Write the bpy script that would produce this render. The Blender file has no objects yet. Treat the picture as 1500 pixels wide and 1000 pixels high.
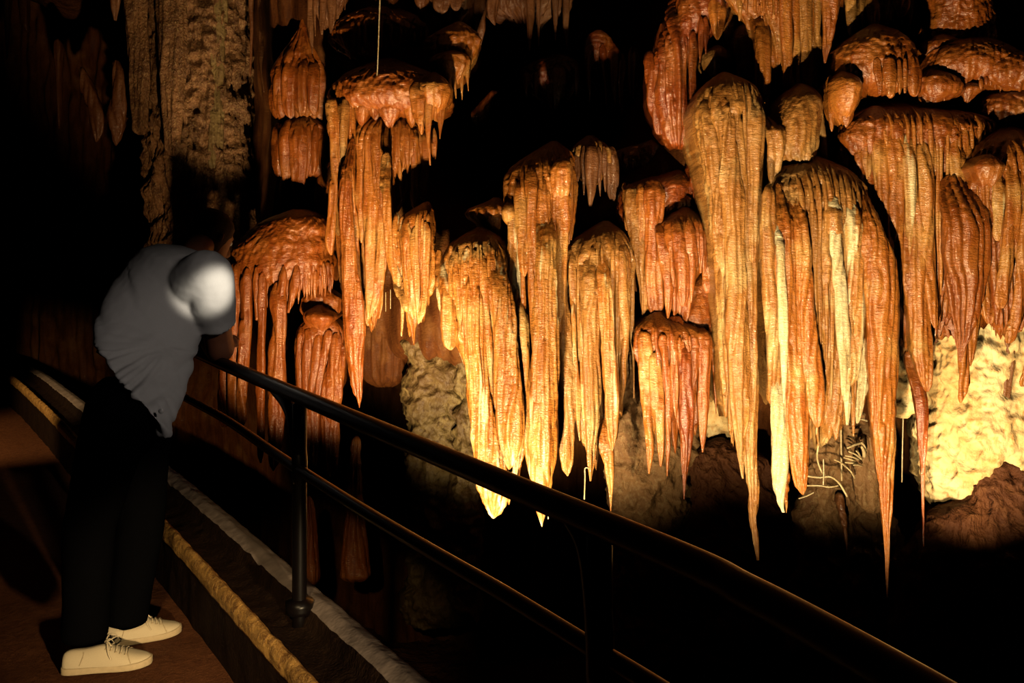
import bpy, bmesh, math, random
import numpy as np
from mathutils import Vector

SC = bpy.context.scene
COL = SC.collection
FPX = 1250.0          # focal length in pixels of the 1500 px wide frame
HOR = 355.0           # image row of eye level
CAMZ = 1.5
random.seed(7)

def Wp(px, py, Y):
    """where the ray through a pixel meets the vertical plane at distance Y"""
    return ((px - 750.0) * Y / FPX, Y, CAMZ - (py - HOR) * Y / FPX)
def V3(px, py, Y): return Vector(Wp(px, py, Y))
def onz(px, py, z):
    """where the ray through a pixel meets the level plane z"""
    Y = (CAMZ - z) * FPX / (py - HOR)
    return Vector(((px - 750.0) * Y / FPX, Y, z))

# ------------------------------------------------------------------ noise
_rs = np.random.RandomState(11)
_P = np.concatenate([_rs.permutation(256)] * 3)
_G = _rs.normal(size=(256, 3)); _G /= np.linalg.norm(_G, axis=1)[:, None]
def noise(x, y, z):
    x, y, z = np.broadcast_arrays(np.asarray(x, float), np.asarray(y, float), np.asarray(z, float))
    xi, yi, zi = np.floor(x).astype(int), np.floor(y).astype(int), np.floor(z).astype(int)
    xf, yf, zf = x - xi, y - yi, z - zi
    u, v, w = [t * t * t * (t * (t * 6 - 15) + 10) for t in (xf, yf, zf)]
    xi &= 255; yi &= 255; zi &= 255
    def g(a, b, c):
        h = _P[_P[_P[(xi + a) & 255] + ((yi + b) & 255)] + ((zi + c) & 255)]
        gr = _G[h]
        return gr[..., 0] * (xf - a) + gr[..., 1] * (yf - b) + gr[..., 2] * (zf - c)
    def L(a, b, t): return a + (b - a) * t
    x00 = L(g(0,0,0), g(1,0,0), u); x10 = L(g(0,1,0), g(1,1,0), u)
    x01 = L(g(0,0,1), g(1,0,1), u); x11 = L(g(0,1,1), g(1,1,1), u)
    return L(L(x00, x10, v), L(x01, x11, v), w) * 1.6
def fbm(x, y, z, o=3):
    s = 0; a = 1.0
    for i in range(o):
        s = s + a * noise(x * 2**i + 7.3*i, y * 2**i, z * 2**i); a *= .5
    return s

# ------------------------------------------------------------------ materials
def node_mat(name):
    m = bpy.data.materials.new(name); m.use_nodes = True
    nt = m.node_tree; b = nt.nodes['Principled BSDF']
    return m, nt, b
def mixcol(nt, fac, a, b, blend='MIX'):
    n = nt.nodes.new('ShaderNodeMix'); n.data_type = 'RGBA'; n.blend_type = blend
    for s, v in ((n.inputs[0], fac), (n.inputs[6], a), (n.inputs[7], b)):
        if hasattr(v, 'is_output'): nt.links.new(v, s)
        elif isinstance(v, (int, float)): s.default_value = v
        else: s.default_value = (*v, 1)
    return n.outputs[2]
def ramp(nt, src, lo, hi):
    r = nt.nodes.new('ShaderNodeMapRange'); r.clamp = True
    r.inputs[1].default_value = lo; r.inputs[2].default_value = hi
    nt.links.new(src, r.inputs[0]); return r.outputs[0]
def tnoise(nt, scale, stretch=(1,1,1), detail=3, rough=.55, dist=0.0, off=0.0):
    g = nt.nodes.new('ShaderNodeNewGeometry')
    mp = nt.nodes.new('ShaderNodeMapping'); mp.inputs['Scale'].default_value = stretch
    mp.inputs['Location'].default_value = (off, off*.7, off*1.3)
    nt.links.new(g.outputs['Position'], mp.inputs[0])
    n = nt.nodes.new('ShaderNodeTexNoise'); n.inputs['Scale'].default_value = scale
    n.inputs['Detail'].default_value = detail; n.inputs['Roughness'].default_value = rough
    n.inputs['Distortion'].default_value = dist
    nt.links.new(mp.outputs[0], n.inputs['Vector']); return n.outputs[0]
def bump(nt, b, layers):
    prev = None
    for src, strength, dist in layers:
        k = nt.nodes.new('ShaderNodeBump'); k.inputs['Strength'].default_value = strength
        k.inputs['Distance'].default_value = dist
        nt.links.new(src, k.inputs['Height'])
        if prev is not None: nt.links.new(prev, k.inputs['Normal'])
        prev = k.outputs[0]
    nt.links.new(prev, b.inputs['Normal'])
    if b.inputs['Coat Weight'].default_value > 0: nt.links.new(prev, b.inputs['Coat Normal'])
def calcite(name, c1, c2, stain, rough=.38, spec=.55, off=0., pale=0., ripple=.6, coarse=.5):
    """wet flowstone: colour in vertical streaks, fine growth ripples, glistening skin"""
    m, nt, b = node_mat(name)
    streak = tnoise(nt, 9, (3.2, 3.2, .35), 4, .6, .4, off)
    blot = tnoise(nt, 5, (1, 1, .8), 3, .5, 0, off + 3)
    fine = tnoise(nt, 70, (1, 1, .8), 3, .6, 0, off + 5)
    c = mixcol(nt, ramp(nt, streak, .36, .64), c1, c2)
    c = mixcol(nt, ramp(nt, blot, .52, .7), c, stain)
    c = mixcol(nt, ramp(nt, fine, .3, .75), mixcol(nt, .35, c, (.05, .012, .002)), c)
    if pale:
        ps = tnoise(nt, 7, (3, 3, .25), 2, .5, .2, off + 9)
        c = mixcol(nt, ramp(nt, ps, .62 - pale * .16, .70 - pale * .12), c, (.72, .56, .30))
    nt.links.new(c, b.inputs['Base Color'])
    b.inputs['Roughness'].default_value = rough
    b.inputs['Specular IOR Level'].default_value = spec
    b.inputs['Coat Weight'].default_value = .55; b.inputs['Coat Roughness'].default_value = .13
    rp = tnoise(nt, 60, (.55, .55, 1.9), 3, .6, .6, off)
    gr = tnoise(nt, 150, (1, 1, 1), 2, .6, 0, off + 1)
    lp = tnoise(nt, 26, (1, 1, .7), 3, .55, .2, off + 2)
    bump(nt, b, [(lp, coarse * .6, .010), (rp, ripple, .009), (gr, .6, .004)])
    return m
def rocky(name, c1, c2, c3, scale=3., rough=.75, spec=.25, b1=.8, b2=.6, dist=.05):
    m, nt, b = node_mat(name)
    n1 = tnoise(nt, scale, (1, 1, .7), 5, .6, .6)
    n2 = tnoise(nt, scale * 7, (1, 1, .8), 4, .6, .2, 4)
    c = mixcol(nt, ramp(nt, n1, .38, .62), c1, c2)
    c = mixcol(nt, ramp(nt, n2, .5, .72), c, c3)
    nt.links.new(c, b.inputs['Base Color'])
    b.inputs['Roughness'].default_value = rough; b.inputs['Specular IOR Level'].default_value = spec
    bump(nt, b, [(n1, b1, dist), (n2, b2, dist * .35)])
    return m
def plain(name, col, rough=.5, spec=.5, metal=0., nscale=0, nstr=.3, ndist=.002, var=.25):
    m, nt, b = node_mat(name)
    b.inputs['Roughness'].default_value = rough; b.inputs['Specular IOR Level'].default_value = spec
    b.inputs['Metallic'].default_value = metal
    n = tnoise(nt, nscale or 40, (1, 1, 1), 3, .6)
    c = mixcol(nt, ramp(nt, n, .3, .7), tuple(x * (1 - var) for x in col), col)
    nt.links.new(c, b.inputs['Base Color'])
    if nscale: bump(nt, b, [(n, nstr, ndist)])
    return m

M = dict(
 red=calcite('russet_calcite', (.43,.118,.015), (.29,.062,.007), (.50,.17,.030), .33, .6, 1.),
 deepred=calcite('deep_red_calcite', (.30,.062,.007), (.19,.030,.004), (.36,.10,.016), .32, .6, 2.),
 gold=calcite('golden_calcite', (.62,.25,.045), (.42,.125,.015), (.70,.40,.12), .36, .5, 3., .25),
 tan=calcite('tan_calcite', (.52,.235,.055), (.36,.13,.022), (.60,.36,.13), .42, .45, 4.),
 amber=calcite('amber_calcite', (.58,.20,.030), (.40,.105,.012), (.66,.32,.08), .35, .55, 5.),
 streaky=calcite('white_streaked_calcite', (.60,.26,.055), (.46,.15,.024), (.66,.38,.12), .38, .5, 6., .85),
 white=calcite('white_calcite', (.74,.60,.34), (.62,.44,.20), (.80,.70,.46), .45, .4, 7., .3),
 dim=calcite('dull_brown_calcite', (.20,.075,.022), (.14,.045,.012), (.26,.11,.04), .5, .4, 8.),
 palerock=rocky('pale_limestone', (.70,.56,.30), (.58,.38,.15), (.50,.24,.07), 3.2),
 olive=rocky('weathered_limestone', (.22,.15,.055), (.10,.054,.017), (.06,.026,.008), 5., .6, .4),
 brown=rocky('brown_rock', (.23,.12,.045), (.15,.07,.025), (.30,.19,.085), 6., .7, .3),
 pillar=rocky('rough_pillar_rock', (.22,.10,.035), (.10,.04,.012), (.36,.22,.09), 9., .55, .45, 1., .9),
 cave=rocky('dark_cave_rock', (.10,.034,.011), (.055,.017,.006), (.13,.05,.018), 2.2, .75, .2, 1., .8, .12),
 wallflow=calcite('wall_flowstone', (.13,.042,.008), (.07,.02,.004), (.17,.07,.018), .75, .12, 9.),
 path=rocky('red_brown_path', (.15,.052,.018), (.10,.032,.011), (.20,.078,.03), 30., .8, .25, .5, .8, .01),
 concrete=rocky('shaded_wall_concrete', (.016,.008,.004), (.009,.004,.002), (.028,.013,.006), 14., .75, .12, .6, .9, .012),  # kerb face and wall top, darkened to put their shade into the colour
 lip=rocky('lit_edge_mortar', (.66,.36,.09), (.20,.085,.018), (.80,.52,.20), 34., .45, .5, .8, 1., .012),  # lit edge of the kerb, its light painted as a paler mortar
 ledge=plain('grey_ledge_concrete', (.30,.24,.21), .9, .1, 0, 12, .5, .01, .4),  # outer part of the same wall, lightened to show its dim light
 steel=plain('black_painted_steel', (.003,.002,.002), .34, .22, 0, 6, .05, .001),
 shirt=plain('white_knit_cotton', (.56,.53,.49), .9, .1, 0, 420, .25, .0012, .12),
 trouser=plain('black_twill', (.0025,.0025,.003), 1., .0, 0, 200, .2, .001),
 skin=plain('brown_skin', (.26,.095,.045), .45, .4, 0, 120, .1, .0005, .15),
 hair=plain('dark_hair', (.018,.010,.007), .7, .2, 0, 260, .6, .004, .5),
 canvas=plain('cream_canvas', (.62,.52,.35), .9, .1, 0, 500, .3, .0008, .1),
 rubber=plain('cream_rubber', (.55,.43,.26), .6, .3, 0, 60, .1, .0005, .15),
 lace=plain('cream_lace', (.66,.55,.37), .9, .1, 0, 900, .3, .0006, .15),
 button=plain('pearl_button', (.75,.72,.66), .25, .6),
 eye=plain('eye_white', (.7,.68,.65), .2, .6),
)

M['wallflow'].node_tree.nodes['Principled BSDF'].inputs['Coat Weight'].default_value = .08

# ------------------------------------------------------------------ object helpers
def mesh_obj(name, verts, faces, mat, parent=None, smooth=True, origin=None):
    verts = np.asarray(verts, float)
    if origin is None: origin = verts.mean(0)
    origin = np.asarray(origin, float)
    me = bpy.data.meshes.new(name)
    me.from_pydata((verts - origin).tolist(), [], faces)
    me.polygons.foreach_set('use_smooth', [smooth] * len(me.polygons))
    me.materials.append(M[mat] if isinstance(mat, str) else mat)
    o = bpy.data.objects.new(name, me); COL.objects.link(o)
    if parent is not None:
        o.parent = parent
        o.location = Vector(origin) - parent.location
    else:
        o.location = Vector(origin)
    return o
def tag(o, label, cat, group=None, kind='thing'):
    o['label'] = label; o['category'] = cat; o['kind'] = kind
    if group: o['group'] = group
    return o
def empty(name, loc, label, cat, group=None):
    o = bpy.data.objects.new(name, None); COL.objects.link(o)
    o.empty_display_size = .1; o.location = Vector(loc)
    return tag(o, label, cat, group)
def structure(o):
    o['kind'] = 'structure'; return o

def parse(s):
    return [tuple(float(v) for v in r.split()) for r in s.split(';') if r.strip()]

# ------------------------------------------------------------------ flowstone lofting
def gsm(a, k):
    if k < 1: return a
    w = np.exp(-.5 * (np.arange(-3*k, 3*k + 1) / k) ** 2); w /= w.sum()
    p = np.concatenate([2*a[0] - a[3*k:0:-1] if len(a) > 3*k else np.full(3*k, a[0]), a,
                        2*a[-1] - a[-2:-3*k-2:-1] if len(a) > 3*k else np.full(3*k, a[-1])])
    return np.convolve(p, w, 'valid')[:len(a)]
_seed = [0]
def loft(name, rows, Y, mat, parent=None, rf=None, rb=None, ratio=.75, flute=None, lump=None, kind='strip',
         fscale=7.0, jag=0., step=2.0, lean=0., sm=3, emerge=0., hug=None, recess=0., ribs=None, rseed=None):
    """closed body of stone: rows are (height, left edge, right edge) traced in the photo and carried to distance Y;
    rf / rb are how far it bulges to the front and to the back (metres)"""
    _seed[0] += 1; sd = _seed[0] * 3.71
    r = np.array(parse(rows) if isinstance(rows, str) else rows, float)
    y, xl, xr = r[:, 0], r[:, 1], r[:, 2]
    # round off blunt ends
    w0 = xr[0] - xl[0]; w1 = xr[-1] - xl[-1]
    if w0 > 2:
        c = (xl[0] + xr[0]) / 2; k = min(w0 * .22, 9)
        y = np.concatenate([[y[0] - k], y]); xl = np.concatenate([[c - w0*.16], xl]); xr = np.concatenate([[c + w0*.16], xr])
    if w1 > 3:
        c = (xl[-1] + xr[-1]) / 2; k = min(w1 * .3, 9)
        y = np.concatenate([y, [y[-1] + k]]); xl = np.concatenate([xl, [c - w1*.16]]); xr = np.concatenate([xr, [c + w1*.16]])
    n = max(6, int((y[-1] - y[0]) / step) + 1)
    yy = np.linspace(y[0], y[-1], n)
    XL = gsm(np.interp(yy, y, xl), sm if n > 30 else 1); XR = gsm(np.interp(yy, y, xr), sm if n > 30 else 1)
    hw = np.maximum((XR - XL) / 2, .35); xc = (XR + XL) / 2
    hm = hw.max(); s = Y / FPX
    if rf is None: rf = ratio * hm * s
    if rb is None: rb = rf * .7
    nf = int(np.clip(2.2 * hm / 1.5, 10, 150)); nb = 6 if hm < 25 else 22
    th = np.concatenate([np.linspace(0, math.pi, nf, endpoint=False), np.linspace(math.pi, 2*math.pi, nb, endpoint=False)])
    T = len(th)
    ct, st = np.cos(th), np.sin(th)
    rel = (hw / hm) ** .85
    if kind == 'cap' and yy[-1] - yy[0] > 120:
        kw_ = int(np.argmax(hw)); rel[kw_:] = (hw[kw_:] / hm) ** .3
    if kind == 'cap' and 12 < hm and yy[-1] - yy[0] <= 120:                           # uneven outline
        hw = hw * (1 + .05 * noise(yy / 13., sd, 1.)) ; xc = xc + .03 * hm * noise(yy / 17., sd, 5.)
    HW = hw[:, None]
    dx = HW * ct[None, :]
    front = st > 0
    dd = np.where(front[None, :], -rf * rel[:, None] * np.abs(st[None, :]) ** .7, rb * rel[:, None] * np.abs(st[None, :]))
    dd = dd + lean * (yy[:, None] - yy[0]) / max(1., yy[-1] - yy[0])
    X = xc[:, None] + dx; YY = np.repeat(yy[:, None], T, 1)
    if hug is not None: dd = dd - hug(xc, yy)[:, None] - .024
    if emerge:                                              # a rib grows gradually out of the surface it runs down
        dd = dd + (rf * .95 + recess) * np.exp(-((yy[:, None] - yy[0]) / emerge) ** 2)
    D = dd / s                                              # depth in px units
    if flute is None: flute = min(3.6, .26 * hm) if kind == 'strip' else min(5., .10 * hm)
    if lump is None: lump = min(.8, .06 * hm) if kind == 'strip' else min(3.0, .055 * hm)
    v = np.linspace(0, 1, n)[:, None]
    fade = np.minimum(1, hw[:, None] / (2.5 + .12 * hm))
    warp = 4.0 * noise(X / 40., D / 40., YY / 60. + sd)
    fl = np.abs(noise((X + warp) / fscale + sd, D / fscale, YY / 140. + sd))*2.2 - .55
    fl = fl + .5 * (np.abs(noise((X + warp) / (fscale*.45) + sd, D / (fscale*.45), YY / 90. - sd))*2 - .5)
    if ribs is None: ribs = 0 if kind == 'rock' else ((12. if yy[-1] - yy[0] > 120 else 9.) if kind == 'cap' and hm > 24 else (7.5 if hm > 7 else 0))
    ribn = None
    if ribs:                                                # bundle of round ribs with sharp clefts between them
        rs = sd if rseed is None else rseed
        arc = hm * (math.pi / 2 - th)[None, :] * .8 + xc[:, None] - xc.mean() + 0 * YY
        arc = np.where(front[None, :], arc, 0)
        uu = arc / ribs + 1.3 * noise(arc / 34. + rs, YY / 170., rs) + .5 * noise(arc / 12. + rs, YY / 60., rs + 4)
        idn = np.floor(uu); fr_ = uu - idn
        hsh = np.modf(np.abs(np.sin(idn * 12.9898 + rs * 3.1)) * 43758.5453)[0]
        prof = np.sqrt(np.maximum(0, 1 - (2 * fr_ - 1) ** 2))
        ribn = hsh
        amp = ribs * ((.62 if yy[-1] - yy[0] > 120 else .26) if kind == 'cap' else .52)
        fl2 = amp * (prof * (.7 + .6 * hsh) + .8 * (hsh - .5) - .55)
        fl2 = np.where(front[None, :], fl2 + amp * .30, 0) * np.clip(np.abs(st) * 3., 0, 1)[None, :]
    if kind == 'cap':
        ff = np.clip((yy[:, None] - yy[0] - 8) / 46., 0.06, 1) if yy[-1] - yy[0] > 90 else np.clip((v - .06) / .30, 0.06, 1); fl = fl * ff
        if ribs: fl2 = fl2 * ff
    lu = (np.abs(noise(X / 11. + sd, D / 11., YY / 9.)) * 2.2 - .6) * .5 + 1.2 * noise(X / 26., D / 26. + sd, YY / 22.)
    tall = yy[-1] - yy[0] > 120
    if kind == 'cap' and tall:
        lu = (np.abs(noise(X / 10. + sd, D / 10., YY / 26.)) * 2.2 - .6) * .45 + noise(X / 30., D / 30. + sd, YY / 40.)
    if kind == 'cap':
        lu = lu + .45 * noise(X / 5. + sd, D / 5., YY / 4.5)
        lu = lu * np.clip(1.25 - v * .7, .4, 1.1)
        tq = (YY + 9 * noise(X / 28. + sd, 2., YY / 40.) + 4 * noise(X / 9., sd, YY / 30.)) / (12. + 5 * noise(X / 60., sd, 8.))
        lu = lu + 1.1 * ((tq - np.floor(tq)) - .5) * np.clip(1.2 - (YY - yy[0]) / (34. if tall else 60.), 0, 1) * (.5 if tall else 1)      # drooping terraced lips
    else: lu = .6 * noise(X / 16. + sd, D / 16., YY / 10.) + .5*noise(X / 30. + sd, D / 16., YY / 45.)
    if kind == 'rock':
        lu = 1.6 * fbm(X / 55. + sd, D / 55., YY / 60., 4) + .9 * (1 - 2 * np.abs(noise(X / 24. + sd, D / 24., YY / 30.))) + .4 * noise(X / 8., D / 8., YY / 8.)
    d = (flute * fl * (.45 if ribs else 1) + (fl2 if ribs else 0) + lump * lu) * fade
    nx = ct[None, :]; nd = -st[None, :]
    X = X + d * nx
    D = D + d * nd
    if jag:
        jg = np.abs(noise(X / 9. + sd, 0, D / 9.)) * 2 + .6 * noise(X / 4. + sd, 1, D / 4.)
        if ribn is not None: jg = jg * .5 + 1.6 * np.where(front[None, :], ribn, .3)
        YY = YY + jag * jg * np.clip((v - .55) / .45, 0, 1) ** 1.5
    if kind == 'cap': YY = YY + .6 * lump * lu * fade * np.clip(1 - v * 1.6, 0, 1)
    Yd = Y + D * s
    PX = (X - 750.) * Y / FPX                                # true widths at distance Y, not re-projected per vertex
    PZ = CAMZ - (YY - HOR) * Y / FPX
    vs = np.stack([PX, Yd, PZ], -1).reshape(-1, 3)
    i = np.arange(n - 1)[:, None] * T; j = np.arange(T)[None, :]; j2 = (j + 1) % T
    f = np.stack([i + j, i + T + j, i + T + j2, i + j2], -1).reshape(-1, 4).tolist()
    top = vs[:T].mean(0); bot = vs[-T:].mean(0)
    vs = np.vstack([vs, top, bot]); a, b = n * T, n * T + 1
    f += [[a, k, (k + 1) % T] for k in range(T)]
    f += [[b, (n-1)*T + (k + 1) % T, (n-1)*T + k] for k in range(T)]
    return mesh_obj(name, vs, f, mat, parent, True, top)

def formation(name, label, cat, Y, mat, caps, strips=(), group=None, rf=None, rb=.45, fr=(), ratio=.55, sheet=None,
              fl=None, smat=None, part='flowstone_cap', sname='stalactite'):
    """caps: list of row strings (or (rows, options)); strips: hanging pieces; fr: rows of short drips under a rim"""
    c0 = caps[0][0] if isinstance(caps[0], tuple) else caps[0]
    r0 = np.array(parse(c0)); wi = int(np.argmax(r0[:, 2] - r0[:, 1]))
    hw = (r0[wi, 2] - r0[wi, 1]) / 2; xc = (r0[wi, 2] + r0[wi, 1]) / 2
    RF = rf if rf is not None else ratio * hw * Y / FPX
    RF = min(RF, .34)
    if isinstance(caps[0], tuple) and 'rf' in caps[0][1]: RF = caps[0][1]['rf']
    root = empty(name, Wp(xc, r0[0, 0], Y), label, cat, group)
    for k, c in enumerate(caps):
        opt = {}
        if isinstance(c, tuple): c, opt = c
        if k == 0 and sheet:
            keep = [row for n_, row in enumerate(parse(c)) if n_ <= wi]
            yk = keep[-1][0]; srr = np.array(parse(sheet))
            for yq in np.arange(yk + 14, srr[-1, 0] + 1, 14):
                m_ = np.clip((yq - yk) / 70., 0, 1)
                l_ = np.interp(yq, srr[:, 0], srr[:, 1]); r_ = np.interp(yq, srr[:, 0], srr[:, 2])
                keep.append((yq, keep[0][1] * 0 + (1 - m_) * r0[wi, 1] + m_ * l_, (1 - m_) * r0[wi, 2] + m_ * r_))
            c = ';'.join('%g %g %g' % tuple(row) for row in keep); opt = dict(opt); opt.setdefault('jag', 30); opt['flute'] = 3.
        rr = np.array(parse(c)); h2 = (rr[:, 2] - rr[:, 1]).max() / 2
        o = dict(rf=RF if k == 0 else min(.8 * h2 * Y / FPX, .3), rb=rb, kind='cap', jag=5 if h2 > 14 else 2, flute=fl)
        if k > 0: o['Yo'] = -.6 * RF * math.sqrt(max(0, 1 - min(1, abs((rr[:,1:].mean() - xc) / hw)) ** 2))
        o.update(opt); mm = o.pop('mat', mat); Yo = o.pop('Yo', 0.); pn = o.pop('name', part if k == 0 else 'flowstone_lobe')
        loft(pn, c, Y + Yo, mm, root, **o)
    cy = r0[:, 0]; chw = (r0[:, 2] - r0[:, 1]) / 2; cxc = (r0[:, 2] + r0[:, 1]) / 2
    cy2 = np.concatenate([cy[:wi + 1], [cy[wi] + 30]]); chw2 = np.concatenate([chw[:wi + 1], [hw]]); cxc2 = np.concatenate([cxc[:wi + 1], [xc]])
    def hug(x, y):
        """how far the dome's skin stands out at (x, y)"""
        w = np.maximum(np.interp(y, cy2, chw2), 3.); c = np.interp(y, cy2, cxc2)
        return RF * (w / hw) ** .85 * np.maximum(1 - np.minimum(1, np.abs(x - c) / w) ** 2, .05) ** .35
    if sheet:
        sr = np.array(parse(sheet)); rg = random.Random(int(xc * 3 + r0[0, 0]))
        nr_ = max(5, int(hw / 4.6))
        for k in range(nr_):
            x = xc + hw * .93 * (2 * (k + rg.uniform(.2, .8)) / nr_ - 1)
            ins = [row[0] for row in r0 if row[1] <= x <= row[2]]
            if not ins: continue
            ya = ins[0] + rg.uniform(8, 26)
            act = [row[0] for row in sr if row[1] <= x <= row[2]]
            yb = max(act[-1] if act else 0, ya + 70)
            L = (yb - ya) * rg.uniform(.55, 1.02); wv = rg.uniform(2.4, 4.6); dr = rg.uniform(-3, 3) + (xc - x) * .06
            rows = [(ya + L * t, x + dr * t - wv * q + .8 * math.sin(9 * t + k), x + dr * t + wv * q + .8 * math.sin(9 * t + k)) for t, q in ((0, .6), (.15, .9), (.35, .7), (.6, 1.), (.8, .8), (.93, .5), (1, .12))]
            loft('rib' if sname != 'rib' else 'thin_rib', rows, Y, smat or mat, root, ratio=1.0, hug=hug, emerge=22., step=2.6)
    for q in strips:
        opt = {}
        if isinstance(q, tuple): q, opt = q
        rr = parse(q); opt = dict(opt)
        mm = opt.pop('mat', smat or mat); Yo = opt.pop('Yo', 0.); pn = opt.pop('name', sname)
        w0 = (rr[0][2] - rr[0][1]); c = (rr[0][2] + rr[0][1]) / 2
        if rr[0][0] > r0[0, 0] + 26: rr = [(rr[0][0] - 18, c - w0 * .3, c + w0 * .3)] + rr
        opt.setdefault('emerge', 26.)
        loft(pn, rr, Y + Yo, mm, root, hug=hug, **opt)
    for (x0, y0, x1, y1, n, l0, l1) in fr:
        rg = random.Random(int(x0 * 7 + y0))
        for k in range(n):
            t = (k + rg.uniform(.15, .85)) / n
            x = x0 + (x1 - x0) * t; yb = y0 + (y1 - y0) * t + rg.uniform(-9, 7); l = rg.uniform(l0, l1); w = rg.uniform(1.6, 3.2) * (1 + l / 60)
            off = RF * math.sqrt(max(.04, 1 - min(1, abs((x - xc) / hw)) ** 2)) * .9
            dxx = rg.uniform(-1.5, 1.5)
            loft(sname, [(yb - 9, x - w*.8, x + w*.8), (yb, x - w, x + w), (yb + l * .5, x - w*.75 + dxx*.5, x + w*.75 + dxx*.5), (yb + l, x - .5 + dxx, x + .5 + dxx)],
                 Y - off, smat or mat, root, ratio=1.0)
    return root
def solo(name, label, cat, Y, mat, rows, group=None, **kw):
    if kw.get('kind') != 'rock' and name == 'stalactite' and Y < 5.4: kw.setdefault('emerge', 44.); kw.setdefault('recess', .10)
    o = loft(name, rows, Y, mat, None, **kw); tag(o, label, cat, group); return o

# ================================================================== formations, left to right
SH, DR, ST = 'flowstone shelf', 'flowstone drapery', 'stalactite'
# ---- left group
formation('flowstone_mound', 'russet flowstone mound rising to a pointed knob, highest on the left of the void', 'flowstone', 6.0, 'red',
  ["28 440 446;45 437 452;60 432 458;75 424 464;90 415 470;105 408 479;120 405 482;140 404 477;160 405 475;172 408 474"],
  ["105 410 424;140 406 420;165 408 420;174 412 417", "108 424 440;150 424 438;170 426 437;176 430 434", "110 440 458;150 441 456;168 443 455;174 447 451", "112 458 474;150 460 474;168 462 473;172 466 470"], rb=.5, ratio=.7)
formation('flowstone_drapery', 'russet fluted flowstone curtain with a hanging point, directly under the pointed mound', DR, 5.95, 'red',
  ["168 428 452;178 414 474;190 408 484;210 405 487;230 407 486;250 409 484", ("256 466 480;270 462 484;300 461 483;330 466 483;352 474 482", dict(rf=.06, Yo=-.05))],
  ["200 406 422;240 408 423;258 412 420;264 415 417", "198 420 438;240 422 437;266 426 435;274 429 431", "196 434 456;240 436 457;270 439 456;290 444 453;298 447 449",
   "200 452 464;235 453 463;262 455 460", "204 462 474;240 462 472;258 464 468", "208 472 486;240 472 484;258 476 480"], rb=.5, ratio=.7)
formation('flowstone_shelf', 'broad russet flowstone shelf with a ragged dripping rim, just right of the leaning person', SH, 5.6, 'red',
  [("316 402 478;326 384 486;342 366 489;358 352 491;374 342 492;388 336 492;400 334 492;410 337 490", dict(rf=.32, flute=1.2, ribs=0, lump=2.4, jag=12)),
   ("316 420 452;326 402 470;340 394 484;354 400 490", dict(rf=.12, Yo=.05, rb=.5))],
  ["398 340 356;440 341 356;500 340 358;560 338 356;610 340 352", "404 357 373;440 360 376;480 362 375;530 360 372;575 360 371;612 362 368", "410 376 391;460 380 393;520 373 387;570 369 384;606 371 380",
   "415 399 412;450 401 412;500 400 411;560 398 411;620 399 410;656 401 408", "430 416 440;470 422 441;500 418 438;560 416 440;620 416 436;660 418 428;668 420 424",
   "408 392 402;440 395 402;462 397 400", "406 428 440;440 426 436;466 424 428", "404 444 458;430 442 452;452 440 443"],
  rb=.7, fr=[(337, 402, 440, 412, 34, 14, 52), (440, 412, 488, 402, 16, 8, 34), (340, 392, 486, 394, 30, 8, 20)])
formation('flowstone_lobe', 'small double lipped russet flowstone bulge under the right end of the broad shelf', SH, 5.55, 'red',
  ["427 452 488;436 445 498;446 442 500;454 440 499", ("450 458 480;456 450 492;463 448 496;470 452 490", dict(rf=.16, Yo=-.06))], rb=.4, fr=[(446, 462, 494, 462, 8, 3, 8)])
formation('flowstone_drapery', 'russet flowstone curtain of slanting ribs behind the rail post', DR, 5.5, 'red',
  ["464 452 488;474 441 500;488 438 503;510 438 504;540 438 503;570 440 503"],
  ["480 438 450;520 438 450;560 441 449;588 443 446", "482 449 463;520 450 461;570 449 458;604 451 455", "486 464 478;520 462 474;560 458 468;600 456 462",
   "484 478 492;510 476 486;550 470 480;590 466 474", "488 490 504;520 486 502;560 478 496;600 472 488",
   "520 492 508;560 486 506;590 480 503;610 478 498",
   ("580 446 476;620 448 475;655 450 473;676 452 468;684 456 464", dict(Yo=.04)), ("570 474 505;600 476 501;640 478 499;668 478 497;682 480 494;690 484 491", dict(Yo=.02)), "600 437 448;640 436 446;668 438 442"], rb=.4)
solo('stalagmite', 'slim ringed orange stalagmite standing below the longest russet drapery, between the two rails', 'stalagmite', 5.5, 'red',
  "640 519 527;650 517 529;656 515 529;662 518 527;670 515 528;680 513 530;686 516 528;696 512 531;704 514 530;716 510 532;722 513 530;734 510 534;760 508 536;840 500 544", ratio=1., rb=.06, flute=.6, lump=.8, sm=1)
solo('stalagmite', 'small dim russet stalagmite knob between the rail post and the slim ringed one', 'stalagmite', 5.3, 'deepred', "728 449 457;738 446 460;748 445 462;790 440 466;850 436 470", ratio=1., flute=.6)
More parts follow.
